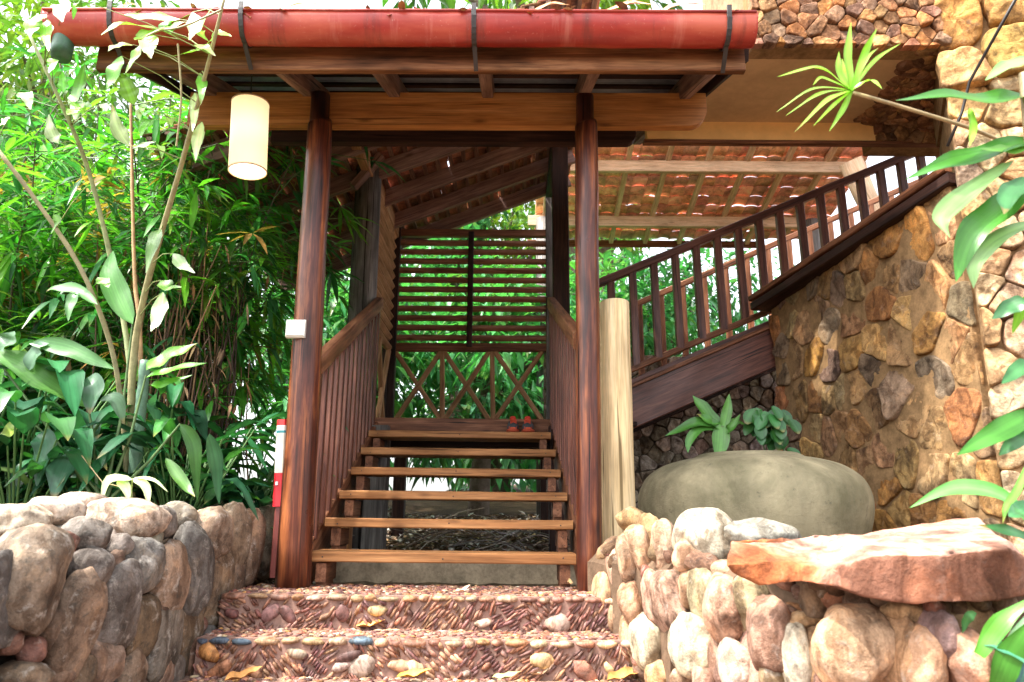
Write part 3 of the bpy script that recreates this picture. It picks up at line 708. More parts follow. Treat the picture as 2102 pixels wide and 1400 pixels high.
# landing
LZ = 1.0
mb = MB(); mb.beam((-1.08, 5.19, LZ-.045), (.42, 5.19, LZ-.05), .05, .1, c=.005); mb.build('landing_edge_beam', MT['rail'], stair)
for k in range(9):
    y = 5.29+k*.14
    mb = MB(); mb.beam((-1.08, y, LZ-.02), (.9, y, LZ-.02), .135, .03, c=.003); mb.build('landing_board', MT['dark'], stair)
mb = MB(); mb.beam((-1.05, 5.6, LZ-.1), (.8, 5.6, LZ-.1), .06, .12); mb.beam((-1.05, 6.35, LZ-.1), (.8, 6.35, LZ-.1), .06, .12); mb.build('landing_joists', MT['dark'], stair)
for X, Y, mt, wd in ((-.93, 5.15, 'grayw', .15), (.32, 5.1, 'dark', .12), (-1.0, 4.5, 'tread', .1), (-.95, 6.35, 'dark', .1), (.3, 6.35, 'dark', .1)):
    mb = MB(); mb.beam((X, Y, gh(X, Y)-.1), (X, Y, LZ-.06 if Y > 5 else .6), wd, wd, up=(0, 1, 0)); mb.build('support_post', MT[mt], stair)
# sleeper below bottom tread
a = P(680, 1188, 3.85); b = P(1190, 1190, 3.85)
mb = MB(); mb.beam(V((a.x, 3.85, .06)), V((b.x, 3.85, .055)), .16, .15, c=.02, seg=.06, wob=.006, col=(.3, .24, .16))
o = mb.build('footing_kerb', MT['mortar']); tag(o, 'mossy concrete kerb lying on the ground behind the lowest tread', 'kerb')

# ------------------------------------------------------------------ slatted screen
scr = thing('slatted_screen', 'timber screen of louvre slats over crossed braces at the back of the stair landing', 'screen', (-.37, 6.4, LZ))
SY = 6.4; sxl, sxr = -1.06, .32
for X, wd, mt, zt in ((-1.09, .1, 'dark', 3.0), (.35, .085, 'grayw', 3.25)):
    mb = MB(); mb.beam((X, SY, LZ-.05), (X, SY, zt), wd, .09, up=(0, 1, 0)); mb.build('screen_post', MT[mt], scr)
zt = P(960, 480, SY).z; zm = P(960, 714, SY).z; zs = LZ+.0
for z, h in ((zt, .07), (zm, .075), (LZ+.03, .05)):
    mb = MB(); mb.beam((sxl, SY, z), (sxr, SY, z+.004), .06, h); mb.build('screen_rail', MT['rail'], scr)
mb = MB(); mb.beam((P(966, 590, SY).x, SY-.035, zm), (P(966, 590, SY).x, SY-.035, zt), .05, .05, up=(0, 1, 0)); mb.build('mullion', MT['dark'], scr)
for k in range(11):
    z = zm+(zt-zm)*(k+1)/12-.0
    mb = MB(); mb.beam((sxl, SY, z), (sxr, SY, z+rnd.uniform(-.004, .004)), .05, .052, up=(0, .5, .86), c=.012); mb.build('slat', MT['slat'], scr)
def br(x0, y0, x1, y1):
    mb = MB(); a = P(x0, y0, SY); b = P(x1, y1, SY); mb.beam(a, b, .042, .04, up=(0, 1, 0), c=.006); mb.build('brace', MT['brace'], scr)
for x0, x1 in ((812, 905), (912, 1004), (1016, 1112)):
    br(x0, 722, x1-0, 862); br(x1, 722, x0, 862)
br(908, 718, 908, 862); br(1010, 718, 1012, 862)
# side screen on the left, running back along the landing
ss = thing('slatted_screen', 'side louvre screen seen edge-on between the grey round post and the dark post', 'screen', (-1.08, 5.8, LZ))
for k in range(12):
    z = 1.78+k*.095
    mb = MB(); mb.beam((-1.1, 5.35, z), (-1.1, 6.33, z), .05, .06, up=(.6, 0, .8), c=.008); mb.build('slat', MT['brace'], ss)
for y in (5.36, 6.3):
    mb = MB(); mb.beam((-1.12, y, LZ-.02), (-1.12, y, 2.9), .05, .05, up=(0, 1, 0)); mb.build('screen_post', MT['dark'], ss)
for y0, y1 in ((5.4, 5.85), (5.85, 6.28)):
    for f in (0, 1):
        mb = MB(); mb.beam((-1.1+f*.012, y0 if f else y1, LZ), (-1.1+f*.012, y1 if f else y0, 1.75), .04, .04, up=(1, 0, 0)); mb.build('brace', MT['brace'], ss)

# ------------------------------------------------------------------ tiled roof over the landing
lr_ = thing('tiled_roof', 'dark underside of the tiled roof sloping over the stair landing on grey and dark posts', 'roof', (-.9, 5.4, 2.4))
m_ = (3.469-2.623)/(.319+1.773)
def rz(X): return 2.56+m_*(X+1.773)
for Y in (4.25, 4.72, 5.18, 5.65, 6.13, 6.62):
    mb = MB(); mb.beam((-2.2, Y, rz(-2.2)+.06), (.55, Y, rz(.55)+.06), .05, .13, c=.004); mb.build('rafter', MT['rroof'], lr_)
x = -2.2
mb = MB()
while x < .55:
    mb.beam((x, 4.0, rz(x)+.14), (x, 6.75, rz(x)+.14), .032, .025, c=.002, seg=.6); x += .105
mb.build('batten', MT['raft'], lr_)
def tiles(mb, o, ax, sl, n_row, n_col, tw, tl, seed, ov=1.12):
    r = random.Random(seed); up = ax.cross(sl).normalized()
    if up.z < 0: up = -up
    for i in range(n_row):
        for j in range(n_col):
            p = o+ax*(j*tw)+sl*(i*tl)+up*r.uniform(0, .006); vs = []; q = r.uniform(-.015, .015)
            for a in range(2):
                for b in range(7):
                    u = b/6; vs.append(p+ax*(tw*1.02*u)+sl*(tl*ov*a+q)+up*(.02*sin(pi*u)**.7+(-.012 if a else .008)))
            fs = [(b, b+1, b+8, b+7) for b in range(6)]
            mb.add(vs, fs, vary((1, 1, 1), .3, r))
mb = MB(); sl = V((1, 0, m_)).normalized()
tiles(mb, V((-2.25, 4.0, rz(-2.25)+.155)), V((0, 1, 0)), sl, 28, 18, .155, .108, 2)
o = mb.build('roof_tiles', MT['tiledk'], lr_, True); sm = o.modifiers.new('thick', 'SOLIDIFY'); sm.thickness = .012
gp = P(748, 640, 5.2)
mb = MB(); mb.tube([V((-1.105, 5.2, gh(-1.1, 5.2)-.1)), V((-1.11, 5.2, 1.6)), V((-1.118, 5.2, 2.95))], [.108, .103, .098], 18); mb.build('post', MT['grayw'], lr_, True)
mb = MB(); mb.beam((P(1150, 450, 5.3).x, 5.3, LZ-.05), (P(1150, 450, 5.3).x, 5.3, 3.45), .125, .11, up=(0, 1, 0)); mb.build('post', MT['dark'], lr_)
mb = MB(); mb.beam((-1.11, 4.3, 2.9), (-1.09, 6.42, 2.9), .07, .13); mb.build('eave_beam', MT['brace'], lr_)
mb = MB(); mb.beam((-1.2, 5.05, 2.72), (-1.0, 5.05, 2.98), .05, .09, up=(0, 1, 0)); mb.build('strut', MT['raft'], lr_)
mb = MB(); mb.beam((.36, 4.3, 3.42), (.36, 6.7, 3.42), .08, .14); mb.build('ridge_beam', MT['dark'], lr_)

# ------------------------------------------------------------------ far tiled roof (right, sunlit)
fr = thing('tiled_roof', 'sunlit terracotta tile roof on pale purlins seen above the side stair balustrade', 'roof', (1.8, 8.5, 3.8))
e0 = P(1400, 492, 9.4); e1 = P(1400, 296, 7.6)
sv = (V((0, e1.y-e0.y, e1.z-e0.z))).normalized(); SLn = sqrt((e1.y-e0.y)**2+(e1.z-e0.z)**2)+.5
def fz(y): return e0.z+(y-e0.y)*(e1.z-e0.z)/(e1.y-e0.y)
mb = MB(); tiles(mb, V((.3, e0.y+.15, fz(e0.y+.15)+.09)), V((1, 0, 0)), sv, 14, 23, .17, .185, 5, 1.09)
o = mb.build('roof_tiles', MT['tile'], fr, True); sm = o.modifiers.new('thick', 'SOLIDIFY'); sm.thickness = .012
for k in range(8):
    X = .42+k*.47
    mb = MB(); mb.beam(V((X, e0.y+.1, fz(e0.y+.1)+.03)), V((X, e1.y-.5, fz(e1.y-.5)+.03)), .055, .07, c=.004); mb.build('rafter', MT['purlin'], fr)
for py, Y0 in ((456, 9.0), (343, 8.0)):
    p = P(1400, py, Y0)
    for it in range(20):
        p = P(1400, py, Y0); dz = fz(Y0)-.06-p.z; Y0 += dz*2
    mb = MB(); mb.beam((.2, Y0, p.z), (P(1612 if py > 400 else 1742, py, Y0).x+.2, Y0, p.z), .07, .14, c=.006); mb.build('purlin', MT['purlin'], fr)
mb = MB(); mb.tube([P(1745, 330, 7.6), P(1775, 400, 7.7), P(1815, 480, 7.8), P(1850, 600, 7.9)], [.13, .12, .11, .1], 14); mb.build('brace_log', MT['purlin'], fr, True)
mb = MB(); mb.beam((.2, e0.y+.12, fz(e0.y)-.02), (3.4, e0.y+.12, fz(e0.y)-.02), .03, .1); mb.build('eave_board', MT['rail'], fr)
for X in (.4, 3.9):
    mb = MB(); mb.tube([(X, 8.9, gh(X, 8.9)-.1), (X, 8.9, fz(8.9)-.05)], .1, 12); mb.build('post', MT['grayw'], fr, True)

# ------------------------------------------------------------------ upper staircase to the right
us = thing('side_staircase', 'dark timber stair with square balusters climbing right from the landing to the stone house', 'staircase', (.8, 5.8, LZ))
NY, FY = 5.35, 6.35
def line(a, b, Y, X): t = (X-a.x)/(b.x-a.x); return V((X, Y, a.z+(b.z-a.z)*t))
hA, hB = P(1240, 577, NY), P(1930, 292, NY); bA, bB = P(1300, 757, NY), P(1575, 640, NY)
mb = MB(); mb.beam(line(hA, hB, NY, .55), line(hA, hB, NY, 3.6), .06, .06); mb.build('handrail', MT['bal'], us)
mb = MB(); mb.beam(line(bA, bB, NY, .55), line(bA, bB, NY, 3.6), .05, .045); mb.build('bottom_rail', MT['rail'], us)
for k in range(18):
    X = .765+k*.1675; a = line(bA, bB, NY, X); b = line(hA, hB, NY, X-.01)
    mb = MB(); mb.beam(a, b, .056, .05, up=(0, 1, 0), c=.004); mb.build('baluster', MT['bal'], us)
h2A, h2B = P(1300, 627, FY), P(1750, 432, FY)
mb = MB(); mb.beam(line(h2A, h2B, FY, .8), line(h2A, h2B, FY, 3.9), .05, .05); mb.build('handrail', MT['rail'], us)
mb = MB(); q = V((0, 0, -.72)); mb.beam(line(h2A, h2B, FY, .8)+q, line(h2A, h2B, FY, 3.9)+q, .05, .05); mb.build('bottom_rail', MT['rail'], us)
for k in range(15):
    X = .95+k*.2; b = line(h2A, h2B, FY, X)
    mb = MB(); mb.beam(b-V((0, 0, .72)), b, .05, .045, up=(0, 1, 0), c=.004); mb.build('baluster', MT['rail'], us)
sA, sB = P(1305, 826, 5.3), P(1620, 690, 5.3)
dz = V((0, 0, 0))
mb = MB(); mb.beam(line(sA, sB, 5.3, .45), line(sA, sB, 5.3, 2.14), .05, .335, c=.006); mb.build('stringer', MT['bal'], us)
mb = MB(); mb.beam(line(sA, sB, 5.262, .45)+V((0, 0, .13)), line(sA, sB, 5.262, 2.14)+V((0, 0, .13)), .03, .03, c=.004); mb.build('stringer_moulding', MT['rail'], us)
mb = MB(); mb.beam(line(sA, sB, 6.4, .45), line(sA, sB, 6.4, 3.6), .05, .3, c=.006); mb.build('stringer', MT['dark'], us)
for k in range(13):
    X = .72+k*.24; z = line(sA, sB, 5.3, X).z+.13
    mb = MB(); mb.beam((X+.12, 5.33, z), (X+.12, 6.38, z), .25, .04, c=.004); mb.build('tread', MT['tread'], us)
mb = MB(); mb.beam(line(sA, sB, 5.85, .45)+V((0, 0, -.12)), line(sA, sB, 5.85, 3.6)+V((0, 0, -.12)), 1.0, .03, c=.004); mb.build('underside_boards', MT['dark'], us)

# ------------------------------------------------------------------ stone house
house = thing('stone_house', 'tall ochre rubble-stone house wall with an arched opening at the right', 'house', (2.3, 3.6, -.1))
def clip(poly, p, n):
    out = []
    for i in range(len(poly)):
        a, b = poly[i], poly[(i+1) % len(poly)]; da = (a-p).dot(n); db = (b-p).dot(n)
        if da <= 0: out.append(a)
        if da*db < 0: out.append(a+(b-a)*(da/(da-db)))
    return out
OCH = [(.4, .25, .11), (.35, .19, .07), (.42, .3, .16), (.32, .2, .1), (.4, .27, .13), (.26, .19, .115), (.45, .24, .075), (.34, .21, .105), (.24, .175, .125), (.36, .17, .07)]
def stonepanel(mb, org, eu, ev, W, H, size, seed, pal, thick=.05, aspect=1.0, inside=None, rot=0, mort=.3, fl=1.0):
    r = random.Random(seed); org = V(org); eu = V(eu).normalized(); ev = V(ev).normalized(); en = eu.cross(ev)
    pts = []; tries = 0; n = int(W*H/(size*size*.72))
    from mathutils import Vector
    while len(pts) < n and tries < n*40:
        tries += 1; p = Vector((r.uniform(-.04, W+.04), r.uniform(-.04, H+.04)))
        k = size*r.uniform(.55, .95)
        if all(((p-q).x**2+((p-q).y/aspect)**2) > k*k for q in pts): pts.append(p)
    for i, p in enumerate(pts):
        if inside and not inside(p.x, p.y): continue
        poly = [p+Vector(d) for d in ((-size*2, -size*2*aspect), (size*2, -size*2*aspect), (size*2, size*2*aspect), (-size*2, size*2*aspect))]
        for q in pts:
            if q is p: continue
            dv = q-p
            if dv.length < size*3.2*max(1, aspect): poly = clip(poly, p+dv*r.uniform(.47, .5), dv)
        for cp, cn in ((Vector((0, 0)), Vector((-1, 0))), (Vector((0, 0)), Vector((0, -1))), (Vector((W, H)), Vector((1, 0))), (Vector((W, H)), Vector((0, 1)))):
            poly = clip(poly, cp+cn*r.uniform(0, .02), cn)
        if len(poly) < 3: continue
        if abs(sum(poly[k].x*poly[(k+1) % len(poly)].y-poly[k].y*poly[(k+1) % len(poly)].x for k in range(len(poly)))) < size*size*.12: continue
        L = sum((poly[k]-poly[(k+1) % len(poly)]).length for k in range(len(poly)))
        m = 44; ou = []; k = 0; acc = 0; seg = [(poly[k], poly[(k+1) % len(poly)]) for k in range(len(poly))]
        for s in range(m):
            d = L*s/m; a0 = 0
            for a, b in seg:
                l = (b-a).length
                if a0+l >= d: ou.append(a+(b-a)*((d-a0)/max(l, 1e-6))); break
                a0 += l
        # soften corners
        for it in range(2): ou = [(ou[k-1]+ou[k]*2+ou[(k+1) % len(ou)])*.25 for k in range(len(ou))]
        c = sum(ou, Vector((0, 0)))/len(ou); tilt = Vector((r.uniform(-.18, .18), r.uniform(-.18, .18))); th = thick*r.uniform(.6, 1.3); gap = .985
        rings = [(gap, -.2), (gap, .5), (.972, .85), (.94, .96), (.86, 1.0), (.72, 1.0), (.56, 1.0), (.38, 1.0), (.18, 1.0)]; ou = [o+(o-c)*(.10*noise.noise(V((o.x*16, o.y*16, i*.7)))) for o in ou]
        vs = []; fs = []; col = vary(r.choice(pal), .18, r); so = V((r.uniform(-60, 60), r.uniform(-60, 60), r.uniform(-60, 60)))
        mm = len(ou); cl = []; gr = []
        for (sc, hz) in rings:
            for o in ou:
                q = c+(o-c)*sc; h = th*hz+(tilt.dot(q-c))*(1 if hz > 0 else 0)*min(1, hz*1.2)
                P3 = org+eu*q.x+ev*q.y
                k9 = min(1, size/.18); h += k9*fl*(.020*noise.noise(P3*8+so*.1)+.010*noise.noise(P3*24+so)+.006*noise.noise(P3*60+so))*max(0, hz)
                vs.append(P3+en*h); gr.append(tuple(V((q.x, q.y, h))+so))
        vs.append(org+eu*c.x+ev*c.y+en*th*1.0); gr.append(tuple(so+V((c.x, c.y, th))))
        for a in range(len(rings)-1):
            for k in range(mm): k2 = (k+1) % mm; fs.append((a*mm+k, a*mm+k2, (a+1)*mm+k2, (a+1)*mm+k))
        a = (len(rings)-1)*mm
        for k in range(mm): fs.append((a+k, a+(k+1) % mm, len(vs)-1))
        mb.add(vs, fs, col, gr)
    # mortar backing
    em = en*(thick*mort); q = [org+em, org+eu*W+em, org+eu*W+ev*H+em, org+ev*H+em]
    return q
def backing(q, thickv, name, inside=None):
    mb = MB(); q2 = [p+thickv for p in q]
    mb.add(q+q2, [(0, 1, 2, 3), (5, 4, 7, 6), (3, 2, 6, 7), (1, 0, 4, 5), (0, 3, 7, 4), (2, 1, 5, 6)], (.27, .165, .08)); return mb.build(name, MT['mortar'], house)
# side wall running in depth (faces left/viewer)
wA = V((1.94, 5.22, -.15)); wB = V((2.24, 3.42, -.15)); eu = (wB-wA).normalized(); Wd = (wB-wA).length
mb = MB(); q = stonepanel(mb, wA, eu, (0, 0, 1), Wd, 2.12, .23, 1, OCH, .026, 1.15, None, 0, .62, .6)
mb.build('side_wall_stones', MT['rub'], house, True)
backing(q, V((.35, .05, 0)), 'side_wall')
# end face toward the stair
mb = MB(); q = stonepanel(mb, V((3.4, 5.22, -.15)), (-1, 0, 0), (0, 0, 1), 1.4, 2.0, .2, 2, OCH, .04)
# pillar, front face
pA = V((2.235, 3.36, -.3)); pB = V((3.6, 2.75, -.3)); eu2 = (pB-pA).normalized(); W2 = (pB-pA).length
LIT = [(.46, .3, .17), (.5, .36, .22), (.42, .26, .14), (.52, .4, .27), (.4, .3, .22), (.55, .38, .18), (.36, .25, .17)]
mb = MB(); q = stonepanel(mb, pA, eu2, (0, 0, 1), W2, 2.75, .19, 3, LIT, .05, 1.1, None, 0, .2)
mb.build('pillar_stones', MT['rub'], house, True); backing(q, V((.3, .6, 0)), 'pillar')
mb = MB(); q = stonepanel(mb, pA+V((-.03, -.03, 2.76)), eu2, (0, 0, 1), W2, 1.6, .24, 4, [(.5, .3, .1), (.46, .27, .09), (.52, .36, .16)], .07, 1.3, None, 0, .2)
mb.build('upper_pillar_stones', MT['rub'], house, True); backing(q, V((.3, .6, 0)), 'upper_pillar')
# band above the opening: small stones with a curved lower edge
zE = 2.69
def inb(x, y): X = 1.23+x; return y > .0+max(0, (X-2.02))*-1.3
X0 = P(1548, 60, 3.28).x
mb = MB(); q = stonepanel(mb, V((X0, 3.3, zE-.0)), (1, 0, 0), (0, 0, 1), 2.25-X0+.1, 1.6, .085, 6, [(.36, .19, .09), (.3, .15, .08), (.42, .24, .11), (.26, .15, .1), (.45, .22, .08), (.32, .2, .13)], .035, .8)
mb.build('arch_band_stones', MT['rub'], house, True); backing(q, V((0, .12, 0)), 'arch_band')
# rubble beside the lintel, and the stony haunch of the arch
xl_ = P(1798, 260, 4.06).x; zl_ = P(1850, 290, 4.06).z
mb = MB(); q = stonepanel(mb, V((xl_, 4.06, zl_)), (1, 0, 0), (0, 0, 1), .75, .4, .085, 7, [(.3, .17, .09), (.24, .13, .07), (.36, .21, .1), (.2, .12, .08)], .03, .8)
mb.build('cheek_stones', MT['rub'], house, True); backing(q, V((0, .2, 0)), 'cheek')
mb = MB(); r = random.Random(5)
for i in range(420):
    y = r.uniform(3.3, 4.06); x = r.uniform(2.12, 2.9); p = V((x, y, zE+.02-.4*max(0, x-2.16)**2)); s = r.uniform(.03, .055)
    mb.boulder(p, (s, s*1.2, s*.6), eul(r.uniform(-.3, .3), r.uniform(-.3, .3), r.random()*3), i+70, 2.8, 5, .1, vary(r.choice([(.34, .19, .1), (.28, .15, .08), (.4, .23, .11)]), .2, r), 2)
tag(mb.build('haunch_rubble', MT['rub'], house, True), kind='stuff')
# soffit and lintel
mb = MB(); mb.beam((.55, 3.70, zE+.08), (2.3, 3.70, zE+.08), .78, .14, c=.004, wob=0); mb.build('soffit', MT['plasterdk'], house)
lz1 = P(1600, 240, 4.06).z; lz0 = P(1600, 288, 4.06).z
mb = MB(); mb.beam((.82, 4.09, (lz0+zE+.02)/2), (P(1800, 260, 4.06).x, 4.09, (lz0+zE+.02)/2), .06, zE+.02-lz0, c=.004, wob=0); mb.build('lintel', MT['plaster'], house)
mb = MB(); mb.beam((.80, 4.075, lz0-.012), (P(1938, 292, 4.06).x, 4.075, lz0-.012), .05, .02, c=.003); mb.build('lintel_board', MT['rail'], house)
# upper storey mass behind the band so that nothing is paper thin
mb = MB(); mb.beam((.9, 4.0, 4.1), (2.6, 4.0, 4.1), 1.0, 2.6, c=.01, wob=0, col=(.3, .2, .12)); 
mb2 = MB(); mb2.beam((X0+.06, 3.9, 3.6), (3.4, 3.9, 3.6), .9, 1.6, c=.01, wob=0, col=(.3, .2, .12)); mb2.build('upper_storey', MT['mortar'], house)
mb = MB(); mb.beam((.35, 4.85, 3.42), (3.6, 4.85, 3.42), 1.3, .16, c=.01, wob=0, col=(.3, .2, .12)); mb.build('sun_block_slab', MT['mortar'], house)  # unseen slab added to keep the sun off the side stair
# capping timber along the top of the side wall
c0 = P(1566, 640, 5.28); c1 = P(1965, 372, 3.42)
mb = MB(); mb.beam(V((c0.x-.02, 5.25, 1.86)), V((c1.x+.02, 3.4, 2.0)), .18, .06, c=.006, wob=.002); mb.build('wall_capping', MT['dark'], house)
mb = MB(); mb.beam(V((c0.x-.09, 5.25, 1.925)), V((c1.x-.05, 3.4, 2.06)), .05, .04, c=.006, wob=.002); mb.build('capping_trim', MT['rail'], house)
# cable down the pillar
a = P(2095, -20, 2.86); b = P(1990, 168, 3.2); c_ = P(1945, 300, 3.28)
mb = MB(); mb.tube([a, a.lerp(b, .5), b, b.lerp(c_, .5)+V((.01, -.01, 0)), c_], .008, 6); o = mb.build('cable', MT['cable'], smooth=True)
tag(o, 'thin black cable hanging down in front of the golden pillar stones', 'cable')
# low stone backing wall under the side stair
bw = thing('stone_wall', 'shadowed rubble wall beneath the side stair, seen behind the round pot', 'stone wall', (1.2, 6.5, 0))
mb = MB(); q = stonepanel(mb, V((.3, 6.5, 0)), (1, 0, 0), (0, 0, 1), 2.9, 1.75, .13, 9, [(.3, .25, .2), (.36, .3, .25), (.24, .18, .14), (.42, .37, .32)], .04, 1.2)
mb.build('wall_stones', MT['rub'], bw, True)
mb = MB(); mb.add(q+[p+V((0, .3, 0)) for p in q], [(0, 1, 2, 3), (5, 4, 7, 6), (3, 2, 6, 7), (1, 0, 4, 5), (0, 3, 7, 4), (2, 1, 5, 6)], (.1, .08, .06)); mb.build('wall_core', MT['mortar'], bw)

# ------------------------------------------------------------------ log post and pot
lo = P(1268, 1100, 3.32); lt_ = P(1261, 622, 3.32)
mb = MB(); pts = []; rad = []
for i in range(14):
    t = i/13; p = V((lo.x, 3.32, -.12)).lerp(lt_, t); pts.append(p); rad.append((M(38, lo)*(1-t)+M(30, lt_)*t)*(1+.03*noise.noise(V((t*5, 1, 1)))))
pts.append(lt_+V((0, 0, .006))); rad.append(rad[-1]*.9)
mb.tube(pts, rad, 24); o = mb.build('log_post', MT['log'], smooth=False, origin=(lo.x, 3.32, -.1))
for poly in o.data.polygons: poly.use_smooth = len(poly.vertices) == 4
tag(o, 'pale round timber log standing upright beside the right porch post', 'post')
pc = P(1540, 1010, 3.78); pr = M(230, pc); ptop = P(1540, 932, 3.78).z
pot = thing('cement_pot', 'huge squat grey-brown cement pot against the stone wall', 'pot', (pc.x, 3.78, -.1))
H = ptop+.1
prof = [(.0, 0), (pr*.5, 0), (pr*.72, H*.15), (pr*.92, H*.4), (pr*1.0, H*.62), (pr*.985, H*.74), (pr*.92, H*.84), (pr*.78, H*.915), (pr*.6, H*.955), (pr*.5, H*.965), (pr*.46, H*.985), (pr*.42, H*1.0), (pr*.39, H*.99), (pr*.37, H*.93), (pr*.37, H*.9)]
pr2 = []
for i in range(len(prof)-1):
    for k in range(4):
        t = k/4; pr2.append((prof[i][0]*(1-t)+prof[i+1][0]*t, prof[i][1]*(1-t)+prof[i+1][1]*t))
pr2.append(prof[-1])
for it in range(3): pr2 = [pr2[0]]+[((pr2[k-1][0]+2*pr2[k][0]+pr2[k+1][0])/4, (pr2[k-1][1]+2*pr2[k][1]+pr2[k+1][1])/4) for k in range(1, len(pr2)-1)]+[pr2[-1]]
mb = MB(); mb.lathe((pc.x, 3.78, -.1), pr2, 64, wob=.012); mb.build('pot_body', MT['pot'], pot, True)
mb = MB(); mb.lathe((pc.x, 3.78, -.1), [(0, H*.93), (pr*.38, H*.93)], 32); mb.build('potting_soil', MT['soil'], pot)

# ------------------------------------------------------------------ plants : helpers
GR = [(.05, .22, .03), (.09, .32, .03), (.035, .17, .05), (.15, .4, .035), (.03, .13, .045)]
def rdir(r, el0, el1):
    a = r.uniform(0, 2*pi); e = r.uniform(el0, el1); return V((cos(a)*cos(e), sin(a)*cos(e), sin(e)))
def arcleaf(mb, p, d, L, wd, droop, col, prof='lance', segs=5, fold=.15):
    p = V(p); d = V(d).normalized()
    c = [p, p+d*L*.5+V((0, 0, -droop*L*.12)), p+d*L*.95+V((0, 0, -droop*L*.6))]
    n = V((0, 0, 1)) if abs(d.z) < .9 else V((cos(L*99), sin(L*99), .1))
    mb.leaf(c, wd, n, prof, fold, segs, col)
def pix_leaf(mb, ctrl, Y, wpx, col, prof='lance', segs=10, fold=.12, dY=.06, tilt=.6, twist=0):
    n = len(ctrl); pts = []
    for i, (x, y) in enumerate(ctrl): pts.append(P(x, y, Y+dY*(i/(n-1))))
    nrm = V((0, -1, tilt))
    mb.leaf(pts, M(wpx, pts[n//2]), nrm, prof, fold, segs, col, twist)

def bamboo_mesh(seed, h, nculm, nleaf, spread):
    r = random.Random(seed); lm = MB(); cm = MB()
    for i in range(nculm):
        a = r.uniform(0, 2*pi); rad = r.uniform(0, spread*.35); b = V((cos(a)*rad, sin(a)*rad, 0)); ln = V((cos(a), sin(a), 0))*r.uniform(.1, .6)*spread; hh = h*r.uniform(.6, 1.1)
        pts = [b+ln*(t*t)+V((r.uniform(-.02, .02), r.uniform(-.02, .02), hh*t-.12*spread*t**3)) for t in [k/7 for k in range(8)]]
        col = r.choice([(.1, .1, .03), (.07, .055, .025), (.14, .1, .05), (.06, .08, .03)])
        cm.tube(pts, [.012*(1-t*.75) for t in [k/7 for k in range(8)]], 6, False, col)
        for j in range(int(nleaf/nculm/6)):
            t = r.uniform(.15, 1)**.8; k = min(6, int(t*7)); p = pts[k].lerp(pts[k+1], t*7-k)
            tw = rdir(r, -.25, .5); p2 = p+tw*r.uniform(.08, .6)
            cm.tube([p, p.lerp(p2, .5)+V((0, 0, .03)), p2], [.004, .003, .002], 4, False, (.1, .16, .05))
            cc = vary(r.choice(GR), .3, r); q = r.random()
            if q < .04: cc = vary((.33, .18, .05), .2, r)
            elif q < .1: cc = vary((.17, .3, .04), .2, r)
            for f in range(6):
                d = (tw.normalized()*.8+rdir(r, -1.0, .4)*.95).normalized(); L = r.uniform(.13, .27)
                arcleaf(lm, p2+d*.01, d, L, L*r.uniform(.12, .19), r.uniform(.1, .8), vary(cc, .2, r), 'lance', 3, .12)
    return lm, cm
def plant(name, label, cat, loc, leafs, stems, mat, smat, group=None, ln='leaves', sn='stems'):
    th = thing(name, label, cat, loc, group); th['_o'] = (0, 0, 0)
    o = leafs.build(ln, MT[mat], th, True)
    if stems and stems.v: stems.build(sn, MT[smat], th, True)
    return th
def place(src, loc, rz, s, label):
    o = copy_tree(src); o.location = loc; o.rotation_euler = (0, 0, rz); o.scale = (s, s, s); o['label'] = label; return o

# bamboo thickets at left
l, c = bamboo_mesh(1, 3.0, 15, 4200, 1.1)
b1 = plant('bamboo_clump', 'dense bamboo clump with thin blade leaves just left of the left porch post', 'bamboo', (0, 0, 0), l, c, 'thin', 'cane', 'bamboo clumps behind the boulder wall', 'leaves', 'culms')
l, c = bamboo_mesh(2, 2.6, 16, 4200, 1.3)
b2 = plant('bamboo_clump', 'bushy bamboo clump filling the space under the end of the red gutter', 'bamboo', (0, 0, 0), l, c, 'thin', 'cane', 'bamboo clumps behind the boulder wall', 'leaves', 'culms')
b1.location = (-2.2, 4.6, gh(-2.2, 4.6)); b2.location = (-3.0, 4.2, gh(-3.0, 4.2))
for (x, y, s, lb) in ((-3.9, 4.7, 1.05, 'bamboo clump at the left edge of the picture behind the pale canes'),):
    place(b1, (x, y, gh(x, y)), 2.0, s, lb)
for src, x, y, rz_, s, lb in ((b2, -3.9, 6.0, 1.0, 1.0, 'bamboo clump in the second row, between the pale canes and the lamp'),
      (b1, -4.2, 6.8, 4.0, 1.25, 'tallest bamboo clump at the back, below the left end of the gutter'),
      (b2, -5.0, 5.8, 5.0, 1.3, 'bright bamboo clump far back at the upper left corner')):
    place(src, (x, y, gh(x, y)), rz_, s, lb)
# dry brown stalks
mb = MB(); r = random.Random(8)
for i in range(130):
    x = r.gauss(-1.95, .17); y = r.uniform(3.95, 4.5); z0 = r.uniform(.25, .5); hh = r.uniform(.8, 1.6)
    mb.tube([(x, y, z0), (x+r.uniform(-.08, .08), y, z0+hh*.5), (x+r.uniform(-.2, .2), y+r.uniform(-.1, .1), z0+hh)], [.006, .005, .003], 5, False, vary(r.choice([(.12, .07, .05), (.2, .12, .08), (.06, .04, .03), (.26, .15, .08)]), .2, r))
for i in range(160):
    x = r.gauss(-1.95, .2); y = r.uniform(3.9, 4.5)
    arcleaf(mb, (x, y, r.uniform(.7, 1.9)), rdir(r, -1.4, -.4), r.uniform(.07, .15), .018, .5, vary(r.choice([(.28, .14, .06), (.16, .09, .05), (.4, .24, .12)]), .2, r), 'lance', 3)
o = mb.build('dry_stalks', MT['litter'], smooth=True, origin=(-1.95, 4.2, .2)); tag(o, 'tangle of dead brown stalks hanging in the bamboo left of the post', 'dry stalks', None, 'stuff')

